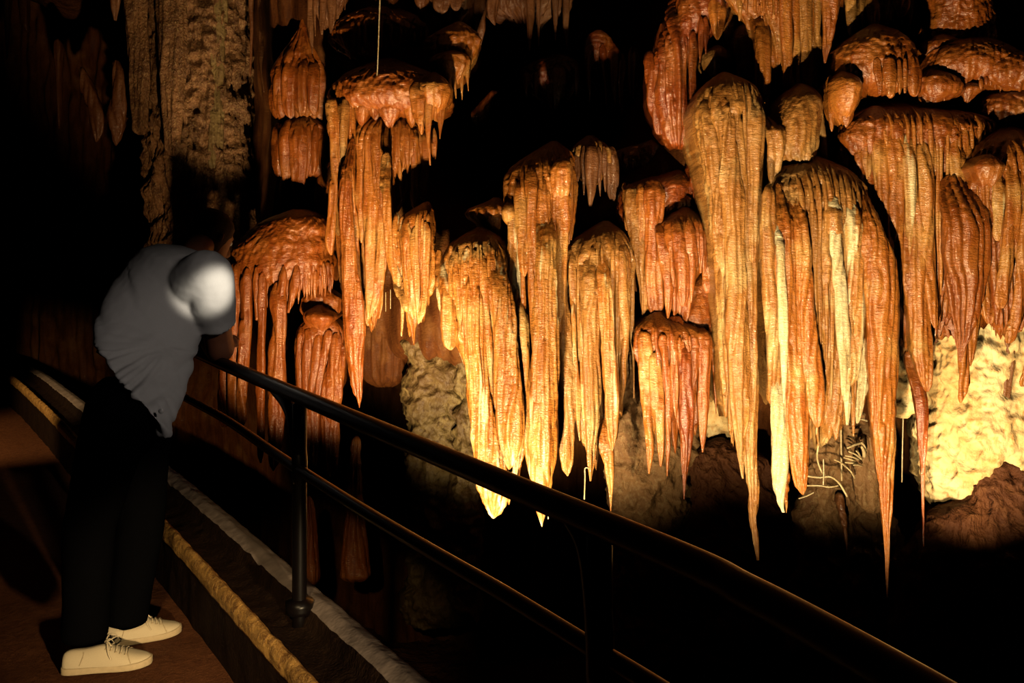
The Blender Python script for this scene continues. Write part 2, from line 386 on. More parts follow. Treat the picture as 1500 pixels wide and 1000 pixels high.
# ---- top left
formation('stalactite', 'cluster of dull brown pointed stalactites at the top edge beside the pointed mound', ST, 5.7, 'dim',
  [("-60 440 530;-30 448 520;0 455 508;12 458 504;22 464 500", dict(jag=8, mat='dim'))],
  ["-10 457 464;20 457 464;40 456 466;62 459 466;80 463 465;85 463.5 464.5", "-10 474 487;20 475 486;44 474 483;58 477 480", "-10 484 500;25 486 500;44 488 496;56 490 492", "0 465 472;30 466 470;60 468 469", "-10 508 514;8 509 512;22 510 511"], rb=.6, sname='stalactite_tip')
formation('flowstone_shelf', 'lumpy russet shelf with a short dripping fringe, topmost of the left stack', SH, 5.75, 'red',
  ["16 530 590;26 505 618;36 492 628;48 484 626;58 481 612;68 484 585", ("40 500 530;50 494 540;62 498 536;72 508 526", dict(rf=.1)), ("30 560 600;42 556 610;54 562 604;60 572 592", dict(rf=.1))],
  ["60 520 528;72 521 528;83 524 526", "60 529 537;72 530 536;83 532 534", "58 538 545;70 539 544;80 541 543", "54 561 568;66 563 567;77 565 566", "50 573 582;62 576 580;70 577 579"],
  rb=.8, fr=[(490, 72, 560, 68, 9, 4, 12), (570, 62, 624, 52, 8, 4, 12)])
solo('soda_straw', 'thread thin pale mineral straw hanging in front of the topmost left shelf', 'stalactite', 5.2, 'white', "-40 556.2 558;8 555.2 557.6;14 555 557.4;20 554.8 556.6;70 553.4 555;100 552.2 553.8;126 550.8 552", ratio=1., flute=0, lump=.2)
formation('flowstone_lobe', 'dull knobbly flowstone lobes with drips, at the top edge left of the void', SH, 5.8, 'dim',
  ["-50 600 720;-20 606 700;0 612 690;10 630 686;20 640 680", ("-10 606 630;5 608 628;14 612 622", dict(rf=.08))],
  ["10 640 662;22 643 657;30 648 652", "5 664 680;20 666 676;26 669 672"], rb=.6)
formation('flowstone_lobe', 'ragged russet lobe with crooked drips, hanging at the upper left rim of the void', SH, 5.6, 'amber',
  ["40 655 690;50 636 702;60 622 706;70 620 702;82 624 698;92 632 692", ("84 636 688;94 628 690;104 634 686;112 642 680", dict(rf=.14))],
  ["100 650 660;116 651 658;126 653 656", "98 660 672;120 663 670;140 667 671;149 669.5 670.5", "98 671 682;120 674 681;140 677 680;151 678 679", "94 680 690;115 683 688;138 687 688"], rb=.6, fr=[(628, 104, 650, 112, 5, 5, 14)])
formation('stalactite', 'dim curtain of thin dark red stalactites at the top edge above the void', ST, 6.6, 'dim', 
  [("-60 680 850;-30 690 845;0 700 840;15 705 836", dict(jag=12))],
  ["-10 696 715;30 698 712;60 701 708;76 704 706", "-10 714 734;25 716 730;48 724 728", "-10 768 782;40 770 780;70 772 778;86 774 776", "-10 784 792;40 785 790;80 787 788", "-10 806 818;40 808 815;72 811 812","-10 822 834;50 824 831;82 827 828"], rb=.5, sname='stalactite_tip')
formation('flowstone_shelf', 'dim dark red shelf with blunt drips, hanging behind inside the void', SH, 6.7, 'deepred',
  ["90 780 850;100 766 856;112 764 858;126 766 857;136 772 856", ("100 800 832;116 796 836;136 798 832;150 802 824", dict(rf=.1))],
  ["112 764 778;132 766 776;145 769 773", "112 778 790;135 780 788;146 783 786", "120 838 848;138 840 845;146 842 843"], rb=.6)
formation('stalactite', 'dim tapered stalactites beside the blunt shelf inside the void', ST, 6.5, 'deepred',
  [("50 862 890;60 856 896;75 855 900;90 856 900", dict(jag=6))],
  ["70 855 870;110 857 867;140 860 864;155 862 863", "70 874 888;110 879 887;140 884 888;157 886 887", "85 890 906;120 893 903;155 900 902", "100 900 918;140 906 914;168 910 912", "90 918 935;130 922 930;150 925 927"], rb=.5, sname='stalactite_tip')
solo('flowstone_lobe', 'lone small russet lobe jutting into the left of the black void', 'flowstone', 5.9, 'red', "136 716 728;146 708 720;156 700 716;166 692 715;174 691 711;182 696 706", rf=.08, rb=.5, flute=2.)
formation('flowstone_shelf', 'wide dark topped shelf with rounded hanging lobes, middle of left stack', SH, 5.5, 'amber',
  [("96 540 600;106 515 632;118 498 646;132 488 658;146 485 664;158 488 663;168 510 655", dict(rf=.33, mat='red', flute=1.2, ribs=0, lump=3.5)),
   ("148 524 542;160 520 546;172 523 540;179 527 534", dict(rf=.07, mat='red')), ("146 560 582;158 556 590;168 558 587;177 566 578", dict(rf=.08, mat='red')), ("144 592 606;158 590 612;172 594 610;182 599 606", dict(rf=.07)),
   ("112 625 648;124 612 660;138 608 664;150 612 662;160 620 652", dict(rf=.2)), ("140 540 556;154 538 560;166 541 556;172 546 552", dict(rf=.06, mat='red'))],
  ["150 612 628;180 617 627;200 622 627;206 624 626", "150 628 642;180 630 639;215 631 637;248 635 637.5", "148 644 658;180 646 654;204 648 650;210 648.6 649.4", "140 655 664;156 657 662;165 659 660", "150 638 647;170 640 645;186 642 643"],
  rb=.7, fr=[(612, 156, 656, 152, 9, 10, 30), (490, 152, 520, 150, 4, 4, 10)])
formation('stalactite', 'tall bundle of slim columns hanging from the left end of the dark topped shelf', ST, 5.35, 'amber',
  [("140 494 512;150 484 520;160 484 521;180 485 521;200 488 520", dict(rf=.1, rb=.4))],
  ["150 484 500;200 492 504;260 493 504;300 491 501;350 486 496;372 489 493", ("152 499 518;200 503 515;260 500 513;300 498 515;340 498 516", dict(mat='tan')), "150 513 521;200 514 520;260 514 522;300 515 524;350 519 529;400 520 531;440 523 534;470 529 536"], sname='slim_column', sheet="160 486 520;260 494 520;340 494 522;420 502 528")
solo('stalactite', 'longest russet drapery of the left group, its blade tip ending at the handrail', ST, 5.1, 'red', "200 504 514;240 500 514;270 498 514;300 497 516;350 498 519;400 500 524;440 502 531;480 503 536;510 506 533;550 513 531;575 519 530;590 525 528;597 526 527", rb=.12)
formation('flowstone_drapery', 'domed golden flowstone with branching ribs, below the rounded lobes of the left stack', DR, 5.45, 'amber',
  [("170 548 590;178 528 614;190 521 626;204 520 632;216 522 632;232 526 626;260 530 600;290 532 588", dict(flute=3.5))],
  ["205 525 533;232 528 536;255 527 538;300 526 539;340 530 540;356 534 537", "208 538 548;240 540 547;262 538 551;300 539 557;340 541 554;380 540 552;420 542 553;450 541 549;465 543 545",
   "206 549 558;240 554 566;280 556 566;300 559 570", "210 558 566;230 562 568;255 556 562;275 552 558", "206 566 576;240 572 580;270 574 584;300 578 588;322 581 584", "204 580 590;240 584 592;270 588 594;296 592 594",
   "204 594 606;230 597 604;258 600 603", "212 604 618;250 606 613;275 604 616;300 606 616;312 609 613", "210 618 634;250 620 631;280 618 629;294 621 626", "208 632 642;230 634 640;252 637 639", "300 556 572;340 558 570;400 556 568;440 550 562;466 543 546"], rb=.5, sname='rib', fr=[(530, 226, 600, 232, 16, 14, 40)], sheet="220 528 630;260 530 606;320 534 574;400 540 560;440 542 556")
solo('stalactite', 'curved sabre shaped golden drapery sweeping down left of the small two lipped shelf', ST, 5.0, 'gold', "222 558 568;260 559 570;300 560 573;340 562 575;380 566 579;410 575 591;430 586 603;450 599 612;466 611 619;472 616 618", rb=.1)
formation('flowstone_drapery', 'small golden curtain with two dark lips, its ribs converging on a pale knob', DR, 5.1, 'gold',
  [("300 616 636;308 600 638;318 590 638;326 596 636", dict(rf=.16, mat='amber')), ("326 578 600;340 577 640;356 578 638;376 580 640;396 584 640;420 592 640", dict(rf=.13, rb=.3, Yo=0.))],
  ["330 577 589;370 578 591;410 581 597;440 591 605;452 598 604", "334 588 599;380 592 602;420 597 607;450 603 611;462 608 612", "345 597 608;390 601 610;430 606 614;460 611 616", "352 606 618;390 608 619;430 611 620;460 615 619;470 617 618",
   "345 618 634;380 620 633;420 622 631;450 619 627;468 616 620", ("430 590 596;450 591 597;470 590 596;480 590 594;490 590 591.5", dict(Yo=-.02))], rb=.35, sname='rib', sheet="350 580 636;400 592 632;440 604 624")
solo('stalactite', 'short thin golden flap on the left shoulder of the central dome', ST, 4.95, 'gold', "368 634 646;400 638 650;420 637 650;440 640 649;460 645 650.5;480 649 651", rb=.1, ratio=.5)
solo('rock_pillar', 'pale weathered limestone pillar standing in shadow behind the left of the golden draperies', 'rock', 5.75, 'olive', "400 616 640;446 610 650;470 602 662;500 596 668;540 600 684;600 596 680;650 606 690;700 600 682;760 606 694;900 590 700", rf=.2, rb=.5, flute=.6, lump=7, kind='rock')
solo('rock_pillar', 'narrow dark rib of rock just right of the pale weathered pillar', 'rock', 5.6, 'olive', "480 674 690;520 666 692;600 668 700;700 662 700;900 655 705", rf=.1, rb=.4, flute=.6, lump=7, kind='rock')
solo('flowstone_ledge', 'dark red rock ledge in the recess right of the longest russet drapery', 'rock', 5.95, 'wallflow', "440 556 600;455 536 606;480 528 606;510 526 604;540 528 602;556 534 598", rf=.16, rb=.5, flute=3)
# ---- central dome and draperies
formation('flowstone_drapery', 'broad golden dome with ribbed front, lowest on the left of the centre', DR, 4.95, 'gold',
  [("338 690 718;346 672 736;358 658 742;372 652 744;390 648 745;410 646 745;440 650 744;480 656 742;530 684 740;580 692 736", dict(rf=.24, rb=.8, flute=3.5))],
  ["400 647 663;430 650 669;460 653 673;482 655 673;495 657 670;504 662 667", "400 666 679;440 672 681;470 675 681;485 677 678.5", "392 702 716;430 706 718;500 712 723;560 715 723;600 718 725;640 722 728;654 725 727",
   "384 690 704;430 694 706;480 700 709", "380 716 728;430 718 730;500 722 732", "384 732 744;430 730 742;480 728 740"], sname='rib', fr=[(655, 372, 742, 376, 11, 12, 40)], sheet="380 652 742;430 656 744;480 664 746;540 686 750;600 692 760;640 700 764;670 712 756")
solo('stalactite', 'long golden blade with bright left edge whose tip shows below the handrail', ST, 4.7, 'gold', "364 680 700;395 676 704;430 679 708;460 681 709;520 683 712;580 687 717;640 692 728;680 697 738;707 700 745;722 706 744;734 712 738;746 717 733;758 721 724.5", rb=.12)
solo('stalactite', 'wide golden drapery with a rounded tongue, right of the long blade', ST, 4.68, 'gold', "362 712 736;400 708 742;430 716 748;460 722 753;520 725 759;580 727 765;620 729 768;648 733 766;670 739 759;682 743 749;687 745 747", rb=.1, ratio=.5)
solo('flowstone_drapery', 'russet underside sheet joining the long blade and the rounded golden tongue', DR, 4.82, 'amber', "560 716 760;600 718 772;640 720 770;670 724 764;690 728 756;706 734 750", ratio=.35)
solo('stalactite', 'slender golden spike left of the brightest column', ST, 4.75, 'gold', "400 744 754;430 748 762;470 753 773;520 757 774;560 760 775;600 764 776;640 769 778;680 774 779;702 777.5 778.6", rb=.1)
formation('flowstone_drapery', 'tall brown gold dome with long flutes, its left arm reaching into the void', DR, 5.05, 'amber',
  [("214 796 826;224 780 836;236 764 841;248 750 842;262 742 842;280 736 842;300 736 840;330 744 838;370 750 830;410 756 826", dict(rf=.28, rb=.6, flute=4)),
   ("296 712 742;304 690 748;312 681 746;320 684 740;326 700 730", dict(rf=.12, rb=.6)), ("304 716 738;318 707 742;332 714 740;344 726 738", dict(rf=.12)), ("300 736 756;312 734 758;322 738 754", dict(rf=.1, Yo=-.2)),
   ("236 812 836;248 806 838;262 805 838;280 808 836", dict(rf=.1, Yo=-.25))],
  [("312 742 757;340 745 757;370 743 753;400 742 755;440 748 761;470 753 766", dict(mat='gold')), ("322 756 762;370 757 762;400 756 762;450 758 765;480 760 766", dict(mat='white')), "330 763 776;380 770 781;420 772 784;460 775 784;500 777 783;530 779 782",
   "280 785 803;340 784 802;400 784 802;440 783 803;480 782 804", "262 806 824;300 808 830;340 807 828;380 804 823;420 803 821;460 805 822;500 806 820", ("270 830 841;300 832 840;330 831 838;352 831 834", {}),
   "270 768 784;310 770 784;360 772 784;400 774 783", "290 752 768;330 756 768;370 760 770;400 764 770", "262 822 836;300 824 838;330 824 834;356 828 832", "300 742 754;330 744 752;346 747 749"], sname='flute', fr=[(690, 318, 735, 338, 10, 3, 9)], sheet="300 744 836;360 750 830;420 756 826;500 760 822;560 764 820")
solo('stalactite', 'brightest thick golden column, its white tip just below the handrail', ST, 4.66, 'gold', "300 790 808;340 788 812;400 786 814;440 783 815;480 782 816;540 778 817;600 777 816;650 777 815;680 779 813;710 782 807;732 785 802;750 789 799;766 793 795;771 793.6 794.4", rb=.14, ratio=.8)
solo('stalactite', 'pale stalactite with a shadowed right flank, right of the brightest column', ST, 4.78, 'tan', "330 814 826;390 812 828;430 814 830;480 815 836;540 817 841;600 820 843;650 822 839;680 825 838;692 829 834;697 831 832", rb=.1)
solo('stalactite', 'thin golden drip, left of a pair beside the ribbed tan column', ST, 4.76, 'gold', "395 831 841;430 834 842;460 837 843;520 838 846;580 842 851;620 844.5 850;645 848.5 850.5", rb=.06)
solo('stalactite', 'thin golden drip, right of a pair beside the ribbed tan column', ST, 4.74, 'gold', "395 844 853;440 847 853;500 849 855;560 850 857;610 853 858;636 856 857.5", rb=.06)
formation('flowstone_drapery', 'dull tan dome with a frilled rim between the tall brown dome and the red stack', DR, 5.0, 'tan',
  [("330 872 902;340 852 914;352 836 920;366 827 923;384 824 923;402 826 922;440 834 916;480 842 910;520 850 904", dict(rf=.24, rb=.7, flute=3.5))],
  ["366 826 840;400 829 842;440 834 843", "376 896 906;420 897 914;460 899 914;500 899 912;550 901 907;580 902 903.5", "372 914 922;400 918 926;440 920 926;480 919 925;520 922 926;578 924 925.6",
   "380 858 868;420 860 870;460 866 874;500 868 876", "378 906 914;410 908 916;450 910 918"], sname='rib', fr=[(828, 392, 918, 392, 22, 12, 40)], sheet="380 828 918;440 834 914;520 838 910;580 846 904;620 856 896")
solo('stalactite', 'ribbed tan column in the middle of the dull tan dome, ending in a fine point', ST, 4.72, 'tan', "350 856 872;385 850 876;430 852 878;480 854 879;520 855 878;580 857 879;620 859 877;650 861 873;680 862.5 869;704 864 866", rb=.12, ratio=.8)
solo('stalactite', 'curved orange dagger splitting off the ribbed tan column', ST, 4.74, 'amber', "590 868 884;610 872 890;632 877 893;660 881 898;690 886 900;710 890 899;730 893 896.5;748 894 895.2", rb=.06, ratio=.5)
solo('stalactite', 'flat golden blade right of the ribbed tan column, above the orange dagger', ST, 4.7, 'gold', "352 878 890;385 876 892;420 878 894;460 881 895;500 883 897;560 886 907;600 889 906;630 892 903;650 895 899;660 896 897.2", rb=.1, ratio=.6)
# ---- red stack
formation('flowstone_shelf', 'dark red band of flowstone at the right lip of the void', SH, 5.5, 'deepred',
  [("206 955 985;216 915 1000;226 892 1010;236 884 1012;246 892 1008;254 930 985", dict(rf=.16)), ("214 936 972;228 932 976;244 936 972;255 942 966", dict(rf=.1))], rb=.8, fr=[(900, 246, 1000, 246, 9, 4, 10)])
formation('stalactite', 'cluster of sharp brown stalactites on a short stump under the void', ST, 5.25, 'dim',
  [("206 848 880;216 838 892;228 836 894;242 838 892;254 842 888", dict(rf=.14, mat='tan'))],
  ["232 836 850;255 840 848;268 843 845", "236 847 858;260 849 855;288 851.5 853", "236 855 871;265 857 867;288 858.5 864.5;305 860 862", "238 868 879;262 871 877;290 875 876", "236 877 886;260 879 884;283 882.5 883.5", "236 884 902;262 887 902;284 890 899;296 893 896"], rb=.5, smat='dim', sname='stalactite_tip')
formation('flowstone_lobe', 'pair of brown knobs hanging in the dark gap above the dull tan dome', SH, 5.4, 'tan',
  [("308 858 868;318 847 876;330 845 876;342 847 868;352 850 860", dict(rf=.1)), ("294 892 910;304 872 916;314 876 918;324 886 916;334 892 908", dict(rf=.1, Yo=0.))], ["328 840 852;344 842 850;357 845 847"], rb=.4, part='flowstone_lobe')
formation('flowstone_drapery', 'reddish brown dome trailing two heavy root like columns, left of the red stack', DR, 5.15, 'amber',
  [("252 984 1002;260 950 1010;268 918 1014;280 906 1010;296 904 1000;320 906 985;350 910 970", dict(rf=.2, rb=.6, flute=3.5, mat='deepred'))],
  [("292 908 932;340 914 934;380 921 937;420 929 939;446 931 938;460 933 936", dict(mat='tan')), ("284 934 962;320 936 958;360 936 955;390 936 961;430 939 962;450 940 961;458 945 956", dict(mat='red')), "290 924 940;330 926 940;370 926 936;400 929 934", "288 906 918;330 910 920;356 914 919"], sname='root_column')
formation('flowstone_shelf', 'small red lip of flowstone, upper of the red stack beside the tall tan column', SH, 5.15, 'deepred',
  [("236 1004 1026;250 1000 1036;266 998 1040;282 996 1038;296 1000 1030", dict(rf=.14)), ("284 976 1008;292 963 1016;302 960 1018;311 964 1012", dict(rf=.16))], ["258 1020 1034;290 1022 1034;312 1024 1032", "262 1004 1016;284 1006 1014;294 1008 1012"], rb=.5, fr=[(964, 308, 1012, 308, 8, 3, 9)])
formation('flowstone_drapery', 'red fluted dome, largest of the red stack beside the tall tan column', DR, 5.0, 'red',
  [("310 988 1018;317 970 1030;328 961 1035;342 957 1037;358 958 1036;380 962 1030;400 966 1024", dict(rf=.2, rb=.5))],
  ["342 956 970;380 960 974;420 964 978;445 966 974;462 969 971", "342 973 991;380 978 995;410 983 996;432 985 994;444 988 991", "342 992 1008;380 996 1010;410 997 1007;430 999 1003;439 1000 1001.5", "342 1008 1020;370 1010 1019;398 1013 1016",
   ("338 1021 1038;370 1022 1040;400 1022 1042;420 1020 1042", {}), "350 948 958;390 951 958;424 954 956"], sname='flute', sheet="350 958 1036;400 966 1020;430 970 1000")
formation('flowstone_lobe', 'smooth russet bulge under the largest red dome', SH, 4.98, 'red',
  [("402 1022 1038;414 1010 1043;430 1003 1044;448 992 1043;464 982 1042;480 984 1041", dict(rf=.16, flute=2)), ("450 960 1000;460 945 1020;472 950 1020", dict(rf=.14, Yo=.04))], rb=.5)
formation('flowstone_drapery', 'lowest red dome of the red stack with many pointed drips', DR, 4.9, 'red',
  [("464 945 980;472 932 1012;482 928 1032;494 928 1034;510 930 1032;530 934 1026", dict(rf=.18, rb=.5))],
  [("486 928 946;540 932 946;580 934 948;620 938 950;650 940 947;682 943 944.4", dict(mat='amber')), ("530 944 958;570 945 960;591 949 962;620 955 962;650 957 962;670 958.6 960", dict(mat='amber')), "488 955 970;520 960 971;560 963 976;600 965 975;640 966.5 972;683 967.4 968.6",
   "490 981 991;540 984 992;580 985 991;606 988 990", "482 1010 1034;540 1013 1031;580 1014 1029;620 1016 1026;652 1019 1021", "460 1033 1042;510 1036 1044;550 1039 1045;590 1042 1045;602 1043 1044", "486 970 982;520 973 981;560 974 979"], sheet="490 932 1032;540 944 1030;600 960 1022")
solo('stalactite', 'longest dark red icicle of the red stack, reaching down past the pale rock patch', ST, 4.7, 'deepred', "470 986 1006;486 984 1008;520 992 1012;560 995 1013;600 995 1013;640 996 1010;670 998 1006.5;700 1000 1003.6;731 1001.2 1002.2", rb=.08, ratio=.9)
# ---- tall tan column
formation('flowstone_drapery', 'tall tan flowstone column with a domed shoulder, standing left of the great dome', DR, 4.7, 'tan',
  [("114 1044 1076;122 1032 1094;134 1022 1102;150 1016 1106;168 1013 1107;188 1014 1106;230 1020 1104;300 1032 1098;380 1044 1092", dict(rf=.22, rb=.8, flute=2.5))],
  ["172 1014 1032;220 1022 1037;260 1025 1041;300 1032 1043;350 1036 1045;400 1040 1046", "166 1032 1056;220 1038 1061;300 1041 1071;360 1044 1071;420 1046 1074;480 1048 1076;540 1052 1077;590 1054 1077;630 1060 1071;660 1065 1069.5;683 1070 1071.4",
   "190 1058 1071;250 1065 1077;300 1071 1080;340 1072 1078", "172 1074 1106;220 1076 1104;260 1077 1101;300 1077 1099;340 1077 1094;380 1078 1090", ], sname='flute', sheet="180 1016 1104;300 1034 1098;400 1046 1096;500 1050 1092;580 1056 1086")
solo('stalactite', 'very long curved blade with a bright left edge, hanging under the tall tan column', ST, 4.5, 'tan', "180 1082 1102;260 1080 1100;340 1080 1098;380 1081 1106;420 1080 1107;500 1079 1108;560 1079 1110;600 1080 1108;640 1086 1107;680 1092 1108;720 1098 1109;760 1099 1106;790 1104 1109;820 1109 1111", rb=.1, ratio=.6)
formation('flowstone_lobe', 'small round knob and smooth lobes on top of the tall tan column', SH, 5.0, 'tan',
  [("72 1038 1060;80 1029 1067;92 1026 1069;102 1031 1064;109 1040 1056", dict(rf=.14, flute=1)), ("33 1086 1104;44 1075 1110;58 1068 1110;80 1068 1108;100 1071 1106;125 1078 1104;150 1086 1104", dict(rf=.16, Yo=0.))], ["60 1074 1088;90 1080 1092;114 1082 1088", "56 1090 1106;100 1092 1106;140 1092 1104"], rb=.5, part='flowstone_lobe')
solo('stalactite', 'blunt amber stalactite hanging right of the smooth lobes above the tall tan column', ST, 4.75, 'amber', "0 1100 1116;30 1104 1126;50 1107 1129;90 1106 1128;130 1106 1127;150 1108 1124;166 1110 1120;178 1112 1115", rb=.12, ratio=.9)
formation('flowstone_drapery', 'dark red cascade falling in thin ribs along the right edge of the void', DR, 5.2, 'deepred',
  [("-40 1000 1060;-10 990 1064;16 978 1064;40 970 1050;70 960 1022;100 952 1008;140 952 1008;180 962 1010;205 970 1006", dict(rf=.26, rb=.8, flute=4.5))],
  ["60 958 972;110 952 964;150 956 968;200 970 978;214 973 977", "70 970 986;120 966 980;160 972 984;200 978 988", "70 984 998;120 982 994;170 986 996;206 988 996", "80 996 1010;130 996 1006;180 1000 1008;200 1003 1007", "60 1008 1018;84 1009 1015;106 1010 1011", ("30 1022 1044;52 1026 1040;72 1032 1038", dict(mat='amber')), ("20 1044 1064;50 1046 1062;72 1050 1058", dict(mat='amber')), "60 1014 1024;80 1016 1021;94 1018 1019", "100 940 956;150 945 960;198 956 966"], sname='rib')
formation('stalactite', 'row of tan hanging columns at the top edge above the great dome', ST, 4.95, 'amber',
  [("-60 1050 1200;-20 1058 1195;0 1062 1190;20 1070 1186;40 1110 1184;70 1124 1184", dict(rf=.2, rb=.5))],
  ["-10 1062 1077;20 1067 1076;42 1070 1072", "-10 1075 1084;20 1077 1083;38 1079 1081", "-10 1086 1096;20 1088 1094;36 1090 1092", "-10 1098 1108;20 1100 1106;34 1102 1104", "-10 1122 1138;60 1126 1140;110 1128 1140;142 1130 1142", "-10 1138 1152;60 1140 1153;110 1142 1153;144 1143 1154",
   ("-10 1150 1168;60 1152 1168;110 1153 1172;150 1154 1178", dict(mat='tan')), ("-10 1170 1187;40 1173 1184;80 1174 1182;120 1172 1180;150 1166 1180", dict(mat='tan'))], sname='hanging_column', sheet="0 1060 1190;60 1104 1188;120 1126 1184")
formation('flowstone_lobe', 'swelling tan bulge under the hanging columns, just above the great dome', SH, 4.68, 'tan',
  [("132 1152 1186;146 1136 1194;160 1126 1196;180 1116 1192;200 1108 1188;222 1110 1186;242 1128 1182", dict(rf=.28, rb=.5, flute=2.4, ribs=0))],
  ["196 1104 1132;225 1106 1128;252 1108 1122;276 1112 1116", "190 1186 1198;215 1188 1200;240 1190 1202"])
formation('stalactite', 'orange pointed stalactites at the top edge right of the tan hanging columns', ST, 4.8, 'red',
  [("-40 1186 1222;-10 1190 1220;6 1194 1216", dict(rf=.1))], ["-6 1192 1218;30 1193 1212;60 1194 1206;82 1195 1200;99 1196 1197.6", "-6 1206 1218;20 1207 1214;36 1212 1215"], rb=.5, sname='stalactite_tip')
formation('flowstone_lobe', 'lumpy brown hanging mass with finger drips at the top edge above the round dome', SH, 4.95, 'amber',
  [("-40 1210 1320;-10 1218 1308;14 1221 1305;28 1224 1300;40 1230 1290", dict(rf=.22, rb=.6))], ["10 1220 1236;40 1221 1235;60 1224 1232;69 1226 1230", "20 1236 1246;40 1237 1244;54 1239 1242", "24 1244 1260;44 1246 1259;60 1249 1255", "10 1280 1302;26 1284 1300;38 1290 1298", "-10 1308 1324;24 1310 1322;44 1313 1319", "-10 1322 1340;20 1324 1340;52 1328 1340;80 1330 1338;100 1331 1334"])
formation('flowstone_shelf', 'round russet dome with blunt finger drips, upper middle of the right side', SH, 4.66, 'red',
  [("44 1262 1294;52 1246 1308;64 1230 1320;80 1219 1327;98 1214 1329;116 1216 1326;130 1224 1318", dict(rf=.28, rb=.6, flute=2.5)), ("110 1222 1242;120 1211 1252;136 1208 1255;152 1210 1251;166 1216 1244;174 1224 1238", dict(rf=.18, mat='amber', flute=1.5))],
  ["120 1246 1260;138 1250 1259;152 1252 1257", "120 1260 1275;140 1262 1273;156 1265 1271", "122 1276 1286;138 1278 1284;151 1279 1283", "120 1286 1294;140 1287 1292;150 1288 1291", "116 1296 1316;138 1297 1314;150 1300 1312", ("140 1212 1230;165 1214 1228;182 1216 1224;192 1218 1222", {}), ("136 1198 1212;160 1199 1211;186 1202 1210;196 1204 1208", dict(mat='amber'))], sname='finger_drip')
formation('flowstone_shelf', 'layered russet lips with tiny drips, right of the round russet dome', SH, 4.66, 'red',
  [("64 1380 1460;76 1352 1474;90 1342 1486;104 1338 1490;118 1344 1470;130 1360 1440", dict(rf=.24, rb=.7, flute=1.5)), ("106 1352 1380;116 1340 1396;128 1337 1404;140 1342 1402;150 1346 1376;156 1348 1358", dict(rf=.14)), ("124 1320 1336;134 1316 1344;144 1320 1340;149 1325 1332", dict(rf=.07)), ("82 1452 1500;92 1438 1512;108 1428 1514;122 1428 1514;136 1476 1512", dict(rf=.16, Yo=-.12)), ("124 1410 1430;132 1404 1440;142 1410 1420", dict(rf=.06))], rb=.6, fr=[(1345, 146, 1400, 138, 8, 3, 10), (1430, 122, 1480, 130, 6, 3, 8)])
formation('flowstone_lobe', 'knobbly russet mass fading into the dark at the upper right corner', SH, 4.8, 'red',
  [("-50 1340 1440;-10 1345 1436;20 1345 1436;40 1344 1442;58 1345 1444;74 1348 1440;88 1352 1436", dict(rf=.24, rb=.6, flute=2, lump=5, ribs=0)), ("54 1366 1390;64 1350 1400;76 1345 1398;86 1346 1362", dict(rf=.12))])
# ---- right shelf and curtains
formation('flowstone_shelf', 'massive russet shelf crossing the right side, with long ribbed curtains below', SH, 4.7, 'amber',
  [("156 1268 1330;166 1244 1400;178 1226 1440;192 1218 1456;210 1215 1448;230 1222 1430;260 1240 1410;300 1252 1396;350 1262 1386", dict(rf=.3, rb=.7, mat='red', flute=2.5)),
   ("178 1312 1420;190 1304 1440;204 1302 1430;218 1303 1412;230 1308 1398", dict(rf=.12, Yo=-.2, mat='red')), ("164 1262 1300;180 1240 1318;200 1226 1312;224 1232 1300", dict(rf=.14, Yo=-.14, mat='red')),
   ("136 1450 1510;150 1432 1520;170 1424 1526;190 1440 1526;204 1466 1522", dict(rf=.2, Yo=-.1, mat='red'))],
  ["196 1216 1233;225 1218 1230;242 1220 1226", "200 1228 1249;235 1232 1248;255 1240 1248;264 1243 1246", "220 1248 1267;260 1252 1267;300 1254 1269;350 1258 1271;400 1262 1272", ("226 1284 1302;260 1286 1303;300 1288 1303;350 1290 1304;396 1295 1308", dict(mat='streaky')),
   "220 1266 1284;260 1268 1285;300 1268 1284;350 1268 1282", "234 1304 1322;290 1306 1325;340 1308 1326;390 1310 1328;440 1318 1330;470 1324 1330", "232 1346 1363;300 1352 1365;380 1354 1367;440 1358 1369;500 1361 1371;545 1362 1374;572 1360 1365",
   "238 1362 1379;300 1363 1380;350 1365 1383;400 1368 1387;440 1372 1391;480 1375 1386;522 1374 1379", "236 1380 1394;280 1378 1392;330 1380 1392", "232 1322 1330;250 1324 1330;264 1326 1328", "232 1360 1366;240 1362 1366;246 1363 1365"], sname='ribbed_curtain', sheet="230 1216 1424;300 1222 1416;380 1246 1402;420 1262 1388;450 1266 1372")
solo('stalactite', 'longest amber drapery on the right, its dark thread tip hanging lowest of all', ST, 4.3, 'amber', "266 1266 1282;300 1262 1284;320 1260 1286;350 1260 1296;380 1262 1309;430 1265 1312;480 1268 1312;540 1270 1310;580 1272 1308;620 1276 1307;660 1280 1306;700 1287 1303;740 1292 1302.5;780 1294.5 1301.5;820 1297 1301;875 1299 1300", rb=.12, ratio=.7)
solo('stalactite', 'ribbed amber drapery tapering to a blunt tip before the glowing pale rock', ST, 4.4, 'amber', "236 1320 1350;300 1324 1353;350 1326 1353;400 1322 1355;440 1326 1357;480 1331 1359;520 1336 1361;548 1345 1363;564 1352 1362;573 1356 1359", rb=.12, ratio=.7)
solo('stalactite', 'thin dark red blade curving down behind the blunt tipped ribbed drapery', ST, 4.55, 'deepred', "520 1338 1352;560 1339 1356;600 1342 1356;640 1345 1354;680 1349 1353;740 1351 1354;800 1352.4 1353.6", rb=.06, ratio=.6)
